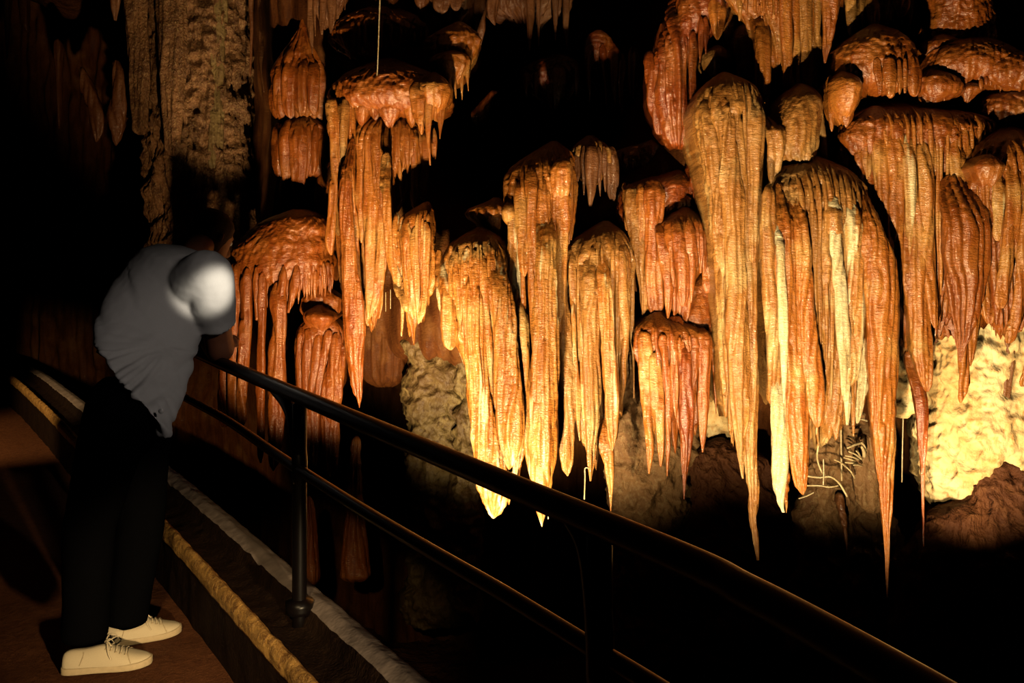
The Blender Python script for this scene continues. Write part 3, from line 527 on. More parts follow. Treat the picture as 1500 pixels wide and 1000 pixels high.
formation('flowstone_drapery', 'wide amber dome at the right edge with ribs running together', DR, 4.5, 'amber',
  [("194 1446 1500;206 1422 1530;220 1405 1544;238 1396 1550;260 1393 1552;282 1392 1552;310 1392 1548;340 1392 1540", dict(rf=.3, rb=.7, mat='red', flute=2)), ("232 1432 1458;244 1424 1466;258 1428 1462", dict(rf=.08, Yo=-.26, mat='red'))],
  ["270 1384 1404;310 1381 1402;360 1383 1408;400 1390 1414;440 1396 1416;464 1404 1416", ("256 1412 1424;290 1412 1427;320 1414 1426;350 1414 1424", dict(mat='streaky')), "270 1426 1446;310 1424 1444;360 1420 1438;400 1416 1434;440 1412 1430", "262 1448 1468;300 1446 1461;360 1440 1454;420 1436 1448;460 1430 1442;490 1424 1434",
   "256 1466 1502;300 1464 1500;360 1462 1488;420 1458 1485;460 1454 1483;490 1456 1478;520 1448 1468;548 1440 1450", "256 1498 1520;330 1496 1516;400 1494 1510;470 1490 1504", "270 1402 1412;320 1402 1412;370 1402 1412;400 1405 1412"], sname='rib', sheet="280 1392 1540;360 1390 1500;400 1394 1492;430 1400 1484")
solo('stalactite', 'pointed red orange stalactite gathered from the wide amber dome, tip against the bright rock', ST, 4.25, 'red', "262 1396 1436;300 1386 1444;340 1384 1444;370 1384 1444;400 1388 1440;440 1394 1433;470 1398 1425;490 1402 1417;510 1404 1410.5;530 1406 1407.4", rb=.12, ratio=.32, ribs=13.)
solo('stalactite', 'short dark brown stalactite in shadow behind the wide amber dome, near the right edge', ST, 4.75, 'dim', "440 1468 1488;480 1470 1487;520 1472 1485;540 1470 1484;560 1468 1480;590 1467 1474;634 1470 1472", rb=.08)
formation('flowstone_drapery', 'great tan dome with white stained flutes, largest formation right of centre', DR, 4.6, 'tan',
  [("230 1170 1196;238 1146 1214;250 1128 1236;266 1116 1247;284 1108 1254;304 1103 1257;330 1102 1258;360 1104 1258;400 1112 1254;450 1122 1250", dict(rf=.3, rb=.8, flute=3)), ("280 1232 1246;290 1223 1254;306 1222 1256;330 1226 1256", dict(rf=.12, mat='white', Yo=-.16, flute=1)), ("298 1204 1220;312 1200 1226;340 1204 1228", dict(rf=.1, Yo=-.26, mat='tan'))],
  ["316 1102 1113;360 1106 1115;400 1110 1118;440 1114 1121", ("310 1182 1199;340 1184 1195;420 1188 1204;480 1193 1208;540 1199 1208;580 1204 1209;604 1206 1208", dict(mat='white')), ("320 1200 1226;350 1206 1228;420 1211 1230;480 1212 1230;520 1210 1222;548 1206 1215", dict(mat='streaky')),
   ("318 1225 1254;360 1229 1257;420 1231 1256;480 1233 1248;520 1233 1241;560 1228 1236;602 1222 1226", dict(mat='white')), "360 1248 1260;420 1250 1262;450 1250 1260;500 1244 1252;550 1236 1245;592 1228 1233", "310 1156 1166;350 1158 1167;420 1160 1168;500 1161 1166", "460 1254 1263;500 1256 1264;545 1258 1262", "500 1212 1222;540 1210 1218;580 1214 1220;620 1216 1219"], sname='flute', sheet="320 1104 1256;400 1112 1256;480 1122 1250;540 1128 1240;585 1134 1222")
o = formation('stalactite', 'brown spear shaped stalactite with a frosted white lower half and hooked tip', ST, 4.28, 'tan',
  [("276 1118 1134;320 1114 1136;360 1113 1138;400 1116 1139;460 1120 1140;520 1124 1142;560 1124 1142;590 1124 1143", dict(rf=.05, rb=.08, name='shaft', kind='strip', jag=0)), ], [("566 1125 1142;600 1124 1144;640 1125 1147;680 1127 1147;705 1130 1145;722 1134 1142;736 1137 1142;746 1142 1145", dict(mat='white', name='frosted_tip', Yo=.035))])
for c in o.children:
    if c.name.startswith('frosted'): c['label'] = 'frosted white lower half'
solo('stalactite', 'broad brown drapery with a pale left rim, just right of the frosted spear', ST, 4.26, 'amber', "270 1142 1160;300 1140 1163;330 1138 1164;380 1138 1165;420 1138 1166;480 1140 1171;540 1143 1175;600 1146 1180;650 1153 1181;690 1161 1180;710 1168 1178;724 1175 1176.6", rb=.1, ratio=.5)
solo('stalactite', 'white streaked rib lying along the top of the broad brown drapery', ST, 4.2, 'white', "300 1140 1148;340 1138 1150;400 1139 1151;460 1141 1153;520 1143 1154;560 1145 1151;590 1147 1149", rb=.05, ratio=.7)
solo('stalactite', 'round ended orange drapery with a pale rim, middle of the great tan dome', ST, 4.24, 'amber', "276 1166 1180;300 1164 1183;330 1163 1184;380 1164 1186;420 1166 1189;480 1171 1194;540 1176 1201;580 1181 1206;606 1185 1206;618 1190 1203;625 1195 1199", rb=.1, ratio=.55)
# ---- rock behind the right curtains
solo('limestone_cliff', 'glowing pale limestone cliff behind the curtains at the right edge', 'rock', 4.98, 'palerock', "372 1396 1540;420 1378 1560;470 1362 1580;540 1354 1590;600 1352 1590;650 1351 1580;690 1352 1560;716 1356 1500;736 1362 1450;748 1378 1420", rf=.25, rb=.5, flute=.6, lump=7, kind='rock', ratio=.4)
solo('rock_slab', 'narrow cracked pale slab between the two long amber draperies', 'rock', 4.85, 'palerock', "440 1306 1342;480 1307 1342;540 1308 1344;580 1306 1345;602 1307 1342", rf=.06, rb=.3, flute=.6, lump=7, kind='rock')
solo('rock_slab', 'bright pale rock patch with a sharp lower edge, right of the longest dark red icicle', 'rock', 5.35, 'palerock', "560 1020 1070;600 1020 1078;630 1022 1084;648 1024 1084;658 1040 1082", rf=.06, rb=.3, flute=.6, lump=7, kind='rock')
solo('boulder', 'brown rounded boulder behind the drips of the red stack, cut by the handrail', 'rock', 5.3, 'brown', "500 890 1010;540 884 1016;600 884 1018;660 888 1016;720 894 1014;780 900 1012;860 900 1010;960 890 1020", rf=.22, rb=.4, flute=.6, lump=7, kind='rock')
solo('boulder', 'dark shadowed boulder below the bright pale rock patch', 'rock', 5.2, 'cave', "652 1030 1080;662 1014 1110;690 1010 1130;740 1008 1150;800 1004 1170;960 990 1200", rf=.2, rb=.4, flute=.6, lump=7, kind='rock')
solo('boulder', 'dark boulder below the pale limestone cliff at the right edge', 'rock', 4.78, 'cave', "682 1450 1490;700 1440 1560;730 1420 1600;760 1360 1620;820 1330 1640;960 1300 1660", rf=.2, rb=.4, flute=.6, lump=7, kind='rock')
solo('rock_pillar', 'dark brown rock pillar inside the cavity between the white spikes and the longest amber drapery', 'rock', 4.95, 'brown', "600 1190 1260;640 1186 1275;690 1182 1290;740 1176 1300;800 1170 1320;960 1150 1340", rf=.1, rb=.3, flute=.6, lump=7, kind='rock')
# ---- far left
formation('flowstone_pillar', 'massive rough flowstone pillar with a pale streak, far behind the leaning person', 'flowstone', 7.4, 'pillar',
  [("-120 190 380;-40 200 372;0 205 366;60 208 366;120 214 364;180 213 365;240 220 366;300 230 372;420 220 390", dict(rf=.38, rb=.6, flute=3.5, lump=6, fscale=8., kind='rock'))],
  [("-40 320 352;20 322 352;80 324 350;140 326 350;200 326 346;250 328 344", dict(mat='olive', name='pale_streak', Yo=.13)), ("-40 206 240;40 214 242;120 222 246;200 226 244", dict(mat='pillar', name='rib')), ("-40 262 296;60 264 300;160 268 296;230 272 290", dict(mat='pillar', name='rib'))], part='pillar_body', rf=.34)
for nm, Y, lab, rows in [
  ('stalactite', 6.9, 'thin dark red strand hanging right of the rough pillar, nearer to it', "-60 360 372;0 364 370;40 367 371;90 366 369;110 365 367"),
  ('stalactite', 6.8, 'longer dark red strand hanging left of the pointed mound', "-60 374 388;0 378 384;50 380 386;100 382 390;125 384 391;135 386 388"),
  ('stalactite', 7.2, 'faint forked brown stalactite in the dark left of the rough pillar', "90 166 176;130 168 190;170 160 186;200 166 178;212 168 172"),
  ('stalactite', 7.3, 'faint slanting brown stalactite left of the forked one', "100 116 124;130 120 138;165 132 152;195 136 150;206 138 144"),
  ('stalactite', 7.0, 'faint needle stalactite hanging in the dark at the far left', "60 78 90;95 80 88;130 82 88;180 85 88;188 86 87"),
  ('stalactite', 7.1, 'faint thin stalactite in the top left corner', "-40 4 14;20 6 12;60 8 11;86 9 10"),
  ('stalactite', 7.1, 'second faint thin stalactite from the top left corner', "-40 24 38;10 28 40;40 34 41;46 38 40"),
  ('stalactite', 7.0, 'faint short stalactite at the top edge left of the rough pillar', "-40 160 176;0 164 174;20 166 171;30 168 170")]:
    solo(nm, lab, ST, Y, 'dim', rows, rb=.1)

# ------------------------------------------------------------------ tubes and sections in world space
def smooth_path(pts, n):
    p = np.array([tuple(q) for q in pts], float)
    if len(p) == 2:
        return p[0] + (p[1] - p[0]) * np.linspace(0, 1, n)[:, None]
    q = np.vstack([2*p[0] - p[1], p, 2*p[-1] - p[-2]])
    out = []
    for t in np.linspace(0, len(p) - 1 - 1e-9, n):
        i = int(t); f = t - i; a, b, c, d = q[i:i+4]
        out.append(.5 * (2*b + (c - a)*f + (2*a - 5*b + 4*c - d)*f*f + (3*b - a - 3*c + d)*f**3))
    return np.array(out)
def frames(p):
    t = np.gradient(p, axis=0); t /= np.linalg.norm(t, axis=1)[:, None] + 1e-12
    up = np.array([0, 0, 1.]) if abs(t[0][2]) < .9 else np.array([1., 0, 0])
    u = np.cross(t[0], up); u /= np.linalg.norm(u)
    U = []
    for k in range(len(p)):
        u = u - t[k] * (u @ t[k]); u /= np.linalg.norm(u); U.append(u)
    U = np.array(U); return t, U, np.cross(t, U)
def tube_geo(pts, rad, n=24, m=10, flat=1.0):
    p = smooth_path(pts, n); t, U, B = frames(p)
    r = np.interp(np.linspace(0, 1, n), np.linspace(0, 1, len(np.atleast_1d(rad))), np.atleast_1d(rad)) if np.ndim(rad) else np.full(n, rad)
    a = np.linspace(0, 2*math.pi, m, endpoint=False)
    vs = p[:, None, :] + r[:, None, None] * (np.cos(a)[None, :, None] * U[:, None, :] + flat * np.sin(a)[None, :, None] * B[:, None, :])
    vs = np.vstack([vs.reshape(-1, 3), p[0] - t[0]*r[0]*.4, p[-1] + t[-1]*r[-1]*.4])
    f = [[k*m + j, k*m + (j+1) % m, (k+1)*m + (j+1) % m, (k+1)*m + j] for k in range(n-1) for j in range(m)]
    f += [[n*m, (j+1) % m, j] for j in range(m)] + [[n*m+1, (n-1)*m + j, (n-1)*m + (j+1) % m] for j in range(m)]
    return vs, f
def join(geos):
    V = []; F = []; k = 0
    for v, f in geos:
        V.append(np.asarray(v)); F += [[i + k for i in q] for q in f]; k += len(v)
    return np.vstack(V), F
def tube(name, pts, rad, mat, parent=None, n=24, m=10, flat=1.0):
    v, f = tube_geo(pts, rad, n, m, flat); return mesh_obj(name, v, f, mat, parent)
def rings_geo(rings, closed_ends=True):
    """rings: list of (m,3) arrays"""
    R = np.array(rings); n, m, _ = R.shape
    vs = R.reshape(-1, 3)
    f = [[k*m + j, k*m + (j+1) % m, (k+1)*m + (j+1) % m, (k+1)*m + j] for k in range(n-1) for j in range(m)]
    if closed_ends:
        vs = np.vstack([vs, R[0].mean(0), R[-1].mean(0)])
        f += [[n*m, (j+1) % m, j] for j in range(m)] + [[n*m+1, (n-1)*m + j, (n-1)*m + (j+1) % m] for j in range(m)]
    return vs, f

# ------------------------------------------------------------------ helictites and straws in the lit cavity
sp = empty('helictite_cluster', V3(1262, 668, 4.72), 'fan of white mineral spikes in the cavity, left of the longest amber drapery', 'helictite')
for x0, y0, x1, y1, r in [(1241,656,1262,648,2.0),(1262,648,1268,660,1.8),(1243,661,1262,672,1.6),(1238,667,1258,673,1.6),(1236,670,1256,678,1.5),(1238,677,1260,681,1.6),(1250,681,1262,682,1.4),(1254,660,1260,670,1.4),(1222,673,1240,684,1.5),(1240,684,1252,700,1.4),(1256,614,1270,616,1.6),(1262,654,1266,668,2.6)]:
    tube('spike', [V3(x0, y0, 4.66), V3((x0+x1)/2 + 1, (y0+y1)/2 - 1, 4.68), V3(x1, y1, 4.72)], [r*.0026, r*.0036, r*.0042], 'white', sp, 10, 6)
loft('spike_base', "640 1256 1274;660 1256 1280;680 1248 1284;710 1250 1290;740 1256 1296", 4.8, 'brown', sp, rf=.06, rb=.1)
for nm, lab, pts, r in [
  ('helictite', 'arched pale mineral rod standing over the bottom of the cavity', [(1181,697,4.6),(1200,699,4.6),(1216,698,4.6),(1228,706,4.6),(1236,718,4.6),(1241,727,4.6)], 1.5),
  ('helictite', 'level pale mineral rod below the arched one', [(1181,711,4.61),(1200,711,4.61),(1215,713,4.61),(1228,711,4.61)], 1.2),
  ('helictite', 'thin rod leaning at the left foot of the cavity, lowest of the pale rods', [(1170,730,4.6),(1182,726,4.6),(1192,721,4.6)], 1.0),
  ('helictite', 'wavy pale rod dropping from the round ended orange drapery', [(1197,624,4.3),(1196,634,4.32),(1199,648,4.36),(1197,664,4.4),(1198,676,4.45),(1204,692,4.5)], 1.4),
  ('soda_straw', 'long thin mineral straw right of the longest amber drapery', [(1323,604,4.85),(1322,650,4.85),(1321,706,4.85)], .9),
  ('soda_straw', 'thin mineral straw crossing the two level rods in the cavity', [(1206,672,4.55),(1206.5,690,4.55),(1206,710,4.55)], .9),
  ('soda_straw', 'thin grey straw hanging left of the fan of white spikes', [(1232,596,4.75),(1232,640,4.75),(1233,704,4.75)], 1.3),
  ('soda_straw', 'short straw hanging by the curved orange dagger, with a bent top', [(862,685,4.7),(857,686,4.7),(857,700,4.7),(856,731,4.7)], 1.0),
  ('soda_straw', 'right one of two hair thin straws in the recess under the left draperies', [(572,424,5.3),(572,452,5.3)], .5),
  ('soda_straw', 'left one of two hair thin straws in the recess under the left draperies', [(565,428,5.3),(565,456,5.3)], .5),
  ('soda_straw', 'tiny straw beside the white tip of the brightest column', [(803,752,4.66),(803,760,4.66)], .8)]:
    o = tube(nm, [V3(*p) for p in pts], r * pts[0][2] / FPX, 'white', None, 20, 7); tag(o, lab, 'helictite' if nm == 'helictite' else 'soda straw')
solo('stalactite', 'small dark spike hanging at the bottom of the cavity', ST, 4.7, 'dim', "735 1236 1250;760 1238 1247;785 1240 1244;806 1241 1242", rb=.08)
solo('stalactite', 'small brown pointed flap under the broad brown drapery beside the frosted spear', ST, 4.35, 'amber', "690 1152 1168;712 1152 1164;730 1152 1158;752 1152.5 1153.5", rb=.05)

# ------------------------------------------------------------------ cave shell
def grid_obj(name, us, vs, fn, mat):
    Uu, Vv = np.meshgrid(us, vs, indexing='ij'); P = np.stack(fn(Uu, Vv), -1)
    n, m = len(us), len(vs)
    f = [[i*m + j, (i+1)*m + j, (i+1)*m + j + 1, i*m + j + 1] for i in range(n-1) for j in range(m-1)]
    return structure(mesh_obj(name, P.reshape(-1, 3), f, mat))
def wall_y(X, Z):
    y = np.interp(X, [-9, -4.5, -2.9, -2.3, -1.75, -1.2, -.6, .2, .9, 1.6, 2.4, 3.2, 6], [9.5, 9.3, 8.6, 7.6, 6.3, 5.85, 5.6, 5.25, 5.15, 4.95, 4.9, 4.9, 5.2])
    low = 1 / (1 + np.exp((Z - .62) / .07)) * (1 / (1 + np.exp(-(X + 1.9) / .2)))
    y = y + .75 * low
    q = ((X - .12 - .25 * (Z - 2.3)) / (.72 + .25 * np.clip(Z - 2.6, 0, 1)))**2 + (np.minimum(Z - 2.42, 0) / .70)**2
    y = y + 2.8 / (1 + np.exp((q - 1) * 5))
    y = y + .12 * fbm(X * 1.6, Z * 1.0, 3.1, 4) - .10 * np.abs(noise(X * 7, Z * .9, 9.)) - .05 * np.abs(noise(X * 17, Z * 1.5, 4.))
    return y
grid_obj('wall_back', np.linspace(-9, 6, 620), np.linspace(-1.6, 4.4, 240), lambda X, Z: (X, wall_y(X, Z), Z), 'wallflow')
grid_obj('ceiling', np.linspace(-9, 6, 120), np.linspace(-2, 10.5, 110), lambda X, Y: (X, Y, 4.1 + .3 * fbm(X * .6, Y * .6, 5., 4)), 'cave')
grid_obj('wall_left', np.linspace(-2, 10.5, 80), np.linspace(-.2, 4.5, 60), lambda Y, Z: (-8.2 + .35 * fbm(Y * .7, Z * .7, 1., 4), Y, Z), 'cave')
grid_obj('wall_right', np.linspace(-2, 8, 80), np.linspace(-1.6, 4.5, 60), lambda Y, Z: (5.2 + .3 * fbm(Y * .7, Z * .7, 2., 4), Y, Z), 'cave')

# ------------------------------------------------------------------ path, kerb wall and railing
edge_px = [(560, 1120), (450, 1000), (345, 885), (240, 770), (172, 700), (110, 642), (55, 586), (0, 541), (-90, 490), (-220, 455)]
ZT = .29
edge = smooth_path([onz(x, y, ZT) for x, y in edge_px], 120)
e0 = edge[0] + (edge[0] - edge[3]) / np.linalg.norm(edge[0] - edge[3]) * np.linspace(3, .05, 30)[:, None]
edge = np.vstack([e0, edge])
tg = np.gradient(edge, axis=0); tg[:, 2] = 0; tg /= np.linalg.norm(tg, axis=1)[:, None]
nr = np.stack([tg[:, 1], -tg[:, 0], 0 * tg[:, 0]], -1)     # away from the path, to its right
# path floor: from the kerb's foot far to the left
fl = []
ts = np.concatenate([np.linspace(0, 1, 40) ** 1.6 * 7.0])
P = edge[:, None, :] - nr[:, None, :] * (ts[None, :, None] - .1)
P[..., 2] = .010 * fbm(P[..., 0] * 3, P[..., 1] * 3, 0, 4) + .004 * noise(P[..., 0] * 22, P[..., 1] * 22, 0)
n, m = P.shape[:2]
structure(mesh_obj('floor', P.reshape(-1, 3), [[i*m+j, (i+1)*m+j, (i+1)*m+j+1, i*m+j+1] for i in range(n-1) for j in range(m-1)], 'path'))
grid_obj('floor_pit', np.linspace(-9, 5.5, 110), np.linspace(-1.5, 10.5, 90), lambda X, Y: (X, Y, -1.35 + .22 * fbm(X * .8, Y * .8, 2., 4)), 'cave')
def profile_obj(name, prof, mat, rough, upto=1., parent=None, res=4):
    prof = np.array(prof, float)
    k = np.linspace(0, len(prof) - 1, (len(prof) - 1) * res + 1)
    pu = np.interp(k, range(len(prof)), prof[:, 0]); pz = np.interp(k, range(len(prof)), prof[:, 1])
    s = np.cumsum(np.r_[0, np.linalg.norm(np.diff(edge, axis=0), axis=1)])
    sn = np.arange(s[0], s[-1] * upto, .02)
    E = np.stack([np.interp(sn, s, edge[:, q]) for q in range(3)], -1); N = np.stack([np.interp(sn, s, nr[:, q]) for q in range(3)], -1)
    N /= np.linalg.norm(N, axis=1)[:, None]
    Pp = E[:, None, :] + N[:, None, :] * pu[None, :, None]; Pp[..., 2] = pz[None, :]
    x, y, z = Pp[..., 0], Pp[..., 1], Pp[..., 2]
    d = rough * (fbm(x * 14, y * 14, z * 14, 3))
    Pp[..., 2] += d * (z > .02); Pp += N[:, None, :] * (rough * noise(x * 11, y * 11 + 5, z * 11))[..., None]
    n, m = Pp.shape[:2]
    vs, f = Pp.reshape(-1, 3), [[i*m+j, i*m+(j+1) % m, (i+1)*m+(j+1) % m, (i+1)*m+j] for i in range(n-1) for j in range(m)]
    f += [list(range(m))[::-1], list(range((n-1)*m, n*m))]
    return mesh_obj(name, vs, f, mat, parent)
kb = empty('kerb_wall', edge[60], 'low shade-toned kerb wall with a lit-toned gritty lip, edging the path in a long curve', 'kerb wall')
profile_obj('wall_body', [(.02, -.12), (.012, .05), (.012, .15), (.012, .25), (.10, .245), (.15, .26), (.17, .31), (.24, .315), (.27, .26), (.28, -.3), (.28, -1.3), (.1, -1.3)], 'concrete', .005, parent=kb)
lp = profile_obj('lit_kerb_lip', [(.0, .225), (-.004, .262), (.003, .284), (.018, .293), (.032, .284), (.038, .258), (.03, .23)], 'lip', .0035, parent=kb); lp['label'] = 'gritty lip coloured as lit'
profile_obj('outer_ledge', [(.165, .26), (.17, .312), (.21, .328), (.25, .316), (.268, .28), (.262, .22)], 'ledge', .0025, .62, parent=kb)

ZR, ZM = 1.0, .765
top_px = [(190, 470), (250, 498), (320, 530), (430, 576.5), (580, 640), (740, 708), (1000, 818), (1090, 864), (1173, 908), (1317, 990), (1440, 1065), (1600, 1180)]
mid_px = [(200, 540), (262, 577), (330, 614), (400, 662), (445, 692), (538, 751), (640, 812), (735, 867), (860, 944), (960, 1005), (1120, 1110)]
rail_pts = [onz(x, y, ZR) for x, y in top_px]; mid_pts = [onz(x, y, ZM) for x, y in mid_px]
rl = empty('railing', onz(440, 870, .31), 'black painted pipe railing of two rails running diagonally across the foreground', 'railing')
tube('top_rail', rail_pts, .0255, 'steel', rl, 140, 18)
tube('middle_rail', mid_pts, .017, 'steel', rl, 120, 14)
def near(path, px):
    return min(smooth_path(path, 600), key=lambda p: abs(750 + FPX * p[0] / p[1] - px))
for px, sgn, prev in ((438, -1, 402), (880, -1, 838)):
    a = near(rail_pts, px); b = near(rail_pts, prev)
    post = tube('post', [Vector((a[0], a[1], .22)), Vector((a[0], a[1], .6)), Vector((a[0], a[1], .975))], .0235, 'steel', rl, 12, 14)
    tube('bracket', [Vector((b[0], b[1], .985)), Vector(((a*.55 + b*.45)[0], (a*.55 + b*.45)[1], .955)), Vector(((a*.85 + b*.15)[0], (a*.85 + b*.15)[1], .90)), Vector((a[0], a[1], .80)), Vector((a[0], a[1], .72))], [.016, .022, .026, .026, .024], 'steel', post and rl, 24, 12)
    v, f = tube_geo([Vector((a[0], a[1], .30)), Vector((a[0], a[1], .335))], .045, 4, 18); mesh_obj('base_flange', v, f, 'steel', rl)

# ------------------------------------------------------------------ the person
def ell(c, ax, by, a, b, m=28, p=1.0):
    """ring of m points about c, half axes a along ax and b along by"""
    an = np.linspace(0, 2*math.pi, m, endpoint=False)
    ca, sa = np.cos(an), np.sin(an)
    return np.array(c)[None] + a * (np.sign(ca) * np.abs(ca)**p)[:, None] * np.array(ax)[None] + b * (np.sign(sa) * np.abs(sa)**p)[:, None] * np.array(by)[None]
def limb(pts, n=24, m=20):
    """pts: (position, radius) along a limb -> ring loft"""
    return tube_geo([p for p, r in pts], [r for p, r in pts], n, m)
def sphere_geo(c, r, sx=1, sy=1, sz=1, n=16, m=22):
    rings = []
    for k in range(n):
        a = math.pi * (k + .5) / n
        rings.append([(c[0] + r*sx*math.sin(a)*math.cos(q), c[1] + r*sy*math.sin(a)*math.sin(q), c[2] + r*sz*math.cos(a)) for q in np.linspace(0, 2*math.pi, m, endpoint=False)])
    return rings_geo(rings)
def remesh(o, vox, smooth=4, disp=None):
    md = o.modifiers.new('fuse', 'REMESH'); md.mode = 'VOXEL'; md.voxel_size = vox; md.use_smooth_shade = True
    if smooth:
        s = o.modifiers.new('soften', 'SMOOTH'); s.iterations = smooth; s.factor = .5
    if disp:
        tx = bpy.data.textures.new('folds', 'CLOUDS'); tx.noise_scale = disp[1]
        d = o.modifiers.new('folds', 'DISPLACE'); d.texture = tx; d.strength = disp[0]; d.texture_coords = 'LOCAL'; d.mid_level = .5
FW = np.array([.88, .475, 0.]); RT = np.array([.475, -.88, 0.]); UP = np.array([0, 0, 1.])   # facing, right hand side, up
D0 = 3.12
hip_r = V3(176, 592, 3.00); hip_l = V3(205, 588, 3.24); pel = (hip_r + hip_l) / 2
knee_r = V3(132, 770, 2.99); ank_r = V3(124, 925, 2.96)
knee_l = V3(206, 765, 3.22); ank_l = V3(184, 902, 3.17)
sh_r = V3(305, 396, 3.37); sh_l = V3(283, 390, 3.72); chest = V3(262, 428, 3.46); neck = V3(288, 366, 3.58)
elb_r = V3(322, 512, 3.56); elb_l = V3(287, 512, 3.90)
hed = V3(308, 350, 3.70)
per = empty('person', Vector((pel.x, pel.y, 0)), 'person in white knit shirt and black trousers leaning on the railing, head bowed away', 'person')
# body: legs, trunk, arms, neck and head in one skin
wr_r = V3(300, 512, 3.82); wr_l = V3(318, 512, 3.70)
wr_r.z = 1.062; wr_l.z = 1.085; elb_r.z = max(elb_r.z, 1.058); elb_l.z = 1.062
def mid(a, b, t): return a + (b - a) * t
geos = [limb([(hip_r, .085), (mid(hip_r, knee_r, .5), .075), (knee_r, .055), (mid(knee_r, ank_r, .35), .055), (ank_r, .038)]),
        limb([(hip_l, .085), (mid(hip_l, knee_l, .5), .075), (knee_l, .055), (mid(knee_l, ank_l, .35), .055), (ank_l, .038)]),
        limb([(pel, .09), (mid(pel, chest, .4) + Vector((-.03, .06, 0)), .05), (chest + Vector((-.02, .07, 0)), .06), (mid(chest, neck, .6), .06), (neck, .055), (mid(neck, hed, .5), .052), (hed, .06)], 30),
        limb([(mid(sh_r, chest, .5), .05), (sh_r, .056), (mid(sh_r, elb_r, .5), .056), (elb_r, .058)]), 
        limb([(mid(sh_r, elb_r, .75), .050), (elb_r, .060), (mid(elb_r, wr_r, .35), .050), (wr_r, .029)]),
        limb([(mid(sh_l, chest, .3), .07), (sh_l, .066), (mid(sh_l, elb_l, .5), .054), (elb_l, .050)]),
        limb([(mid(sh_l, elb_l, .75), .048), (elb_l, .05), (mid(elb_l, wr_l, .35), .044), (wr_l, .028)])]
hf = np.array([.46, .80, -.38]); hf /= np.linalg.norm(hf)                    # where the face looks
hr = np.cross(hf, UP); hr /= np.linalg.norm(hr); hu = np.cross(hr, hf)
def H(a, b, c): return Vector(np.array(hed) + a * hr + b * hf + c * hu)
rings = []
for c, a, b, off in [(-.118, .034, .036, .05), (-.105, .050, .055, .038), (-.075, .061, .075, .018), (-.03, .070, .090, .004), (.02, .075, .097, 0), (.06, .072, .092, -.004), (.09, .058, .074, -.006), (.112, .034, .044, -.008), (.119, .010, .012, -.008)]:
    rings.append(ell(H(0, off, c), hr, hf, a, b))
geos.append(rings_geo(rings))
geos.append(tube_geo([H(0, .088, .018), H(0, .106, -.012), H(0, .116, -.030), H(0, .098, -.038)], [.009, .011, .014, .008], 12, 10))     # nose
for s in (-1, 1):
    geos.append(tube_geo([H(s*.076, -.012, .022), H(s*.085, -.020, .006), H(s*.080, -.012, -.022)], [.012, .016, .009], 10, 8, .5))       # ears
    geos.append(tube_geo([H(s*.016, .086, .030), H(s*.034, .083, .034), H(s*.05, .072, .028)], [.006, .008, .005], 8, 8))                 # brows
geos.append(tube_geo([H(-.024, .088, -.066), H(0, .096, -.063), H(.024, .088, -.066)], [.004, .008, .004], 10, 8))                        # lips
geos.append(tube_geo([H(-.02, .086, -.074), H(0, .094, -.075), H(.02, .086, -.074)], [.004, .008, .004], 10, 8))
def hand(w, e, side):
    d = (w - e).normalized(); sd = Vector((0, 0, 1)).cross(d).normalized() * side; dn = Vector((0, 0, -1))
    palm = [ell(w + d * q, sd, dn, a, b, 16) for q, a, b in ((-.01, .028, .022), (.02, .034, .018), (.06, .042, .017), (.09, .041, .014), (.098, .036, .009))]
    g = [rings_geo(palm)]
    for k, (o, l) in enumerate(((-.031, .072), (-.010, .082), (.011, .076), (.031, .060))):
        b = w + d * .085 + sd * o
        g.append(tube_geo([b, b + d * l * .45 + dn * .004, b + d * l * .78 + dn * .018, b + d * l * .92 + dn * .038], [.0095, .009, .008, .006], 14, 9))
    b = w + d * .025 - sd * .032
    g.append(tube_geo([b, b - sd * .022 + d * .025, b - sd * .026 + d * .055 + dn * .008, b - sd * .016 + d * .075 + dn * .014], [.014, .0115, .010, .007], 14, 9))
    return g
geos += hand(wr_r, elb_r, 1) + hand(wr_l, elb_l, -1)
v, f = join(geos)
body = mesh_obj('body', v, f, 'skin', per); remesh(body, .0065, 3)
for s in (-1, 1):
    v, f = sphere_geo(H(s*.031, .080, .012), .0125); mesh_obj('eye', v, f, 'eye', per)
# hair
rings = []
for c, a, b, off in [(-.075, .060, .060, -.030), (-.05, .072, .080, -.026), (-.01, .079, .092, -.018), (.03, .083, .096, -.010), (.07, .080, .094, -.004), (.10, .064, .078, -.004), (.122, .040, .050, -.006), (.131, .010, .012, -.006)]:
    rings.append(ell(H(0, off, c), hr, hf, a, b, 40))
v, f = rings_geo(rings)
nn = noise(v[:, 0] * 40, v[:, 1] * 40, v[:, 2] * 40)[:, None] * .004
v = v + nn * (v - np.array(hed)) / .09
mesh_obj('hair', v, f, 'hair', per)
# trousers
ax_s = RT
def trouser_leg(h, k, a, fl):
    pts = [(h, .112), (mid(h, k, .35), .110), (mid(h, k, .75), .094), (k, .086), (mid(k, a, .3), .084), (mid(k, a, .7), .080), (mid(k, a, 1.06), fl)]
    return limb(pts, 40, 24)
seat = []
for c, a, b in ((mid(pel, chest, .16), .13, .12), (mid(pel, chest, .08), .15, .14), (pel, .165, .155), (pel + Vector((-.02, -.01, -.09)), .165, .145), (pel + Vector((-.02, -.01, -.14)), .12, .1)):
    seat.append(ell(c, RT, FW * .92 + UP * -.3, a, b, 26))
v, f = join([trouser_leg(hip_r, knee_r, ank_r, .074), trouser_leg(hip_l, knee_l, ank_l, .078), rings_geo(seat)])
tr = mesh_obj('trousers', v, f, 'trouser', per); remesh(tr, .011, 6, (.012, .12))
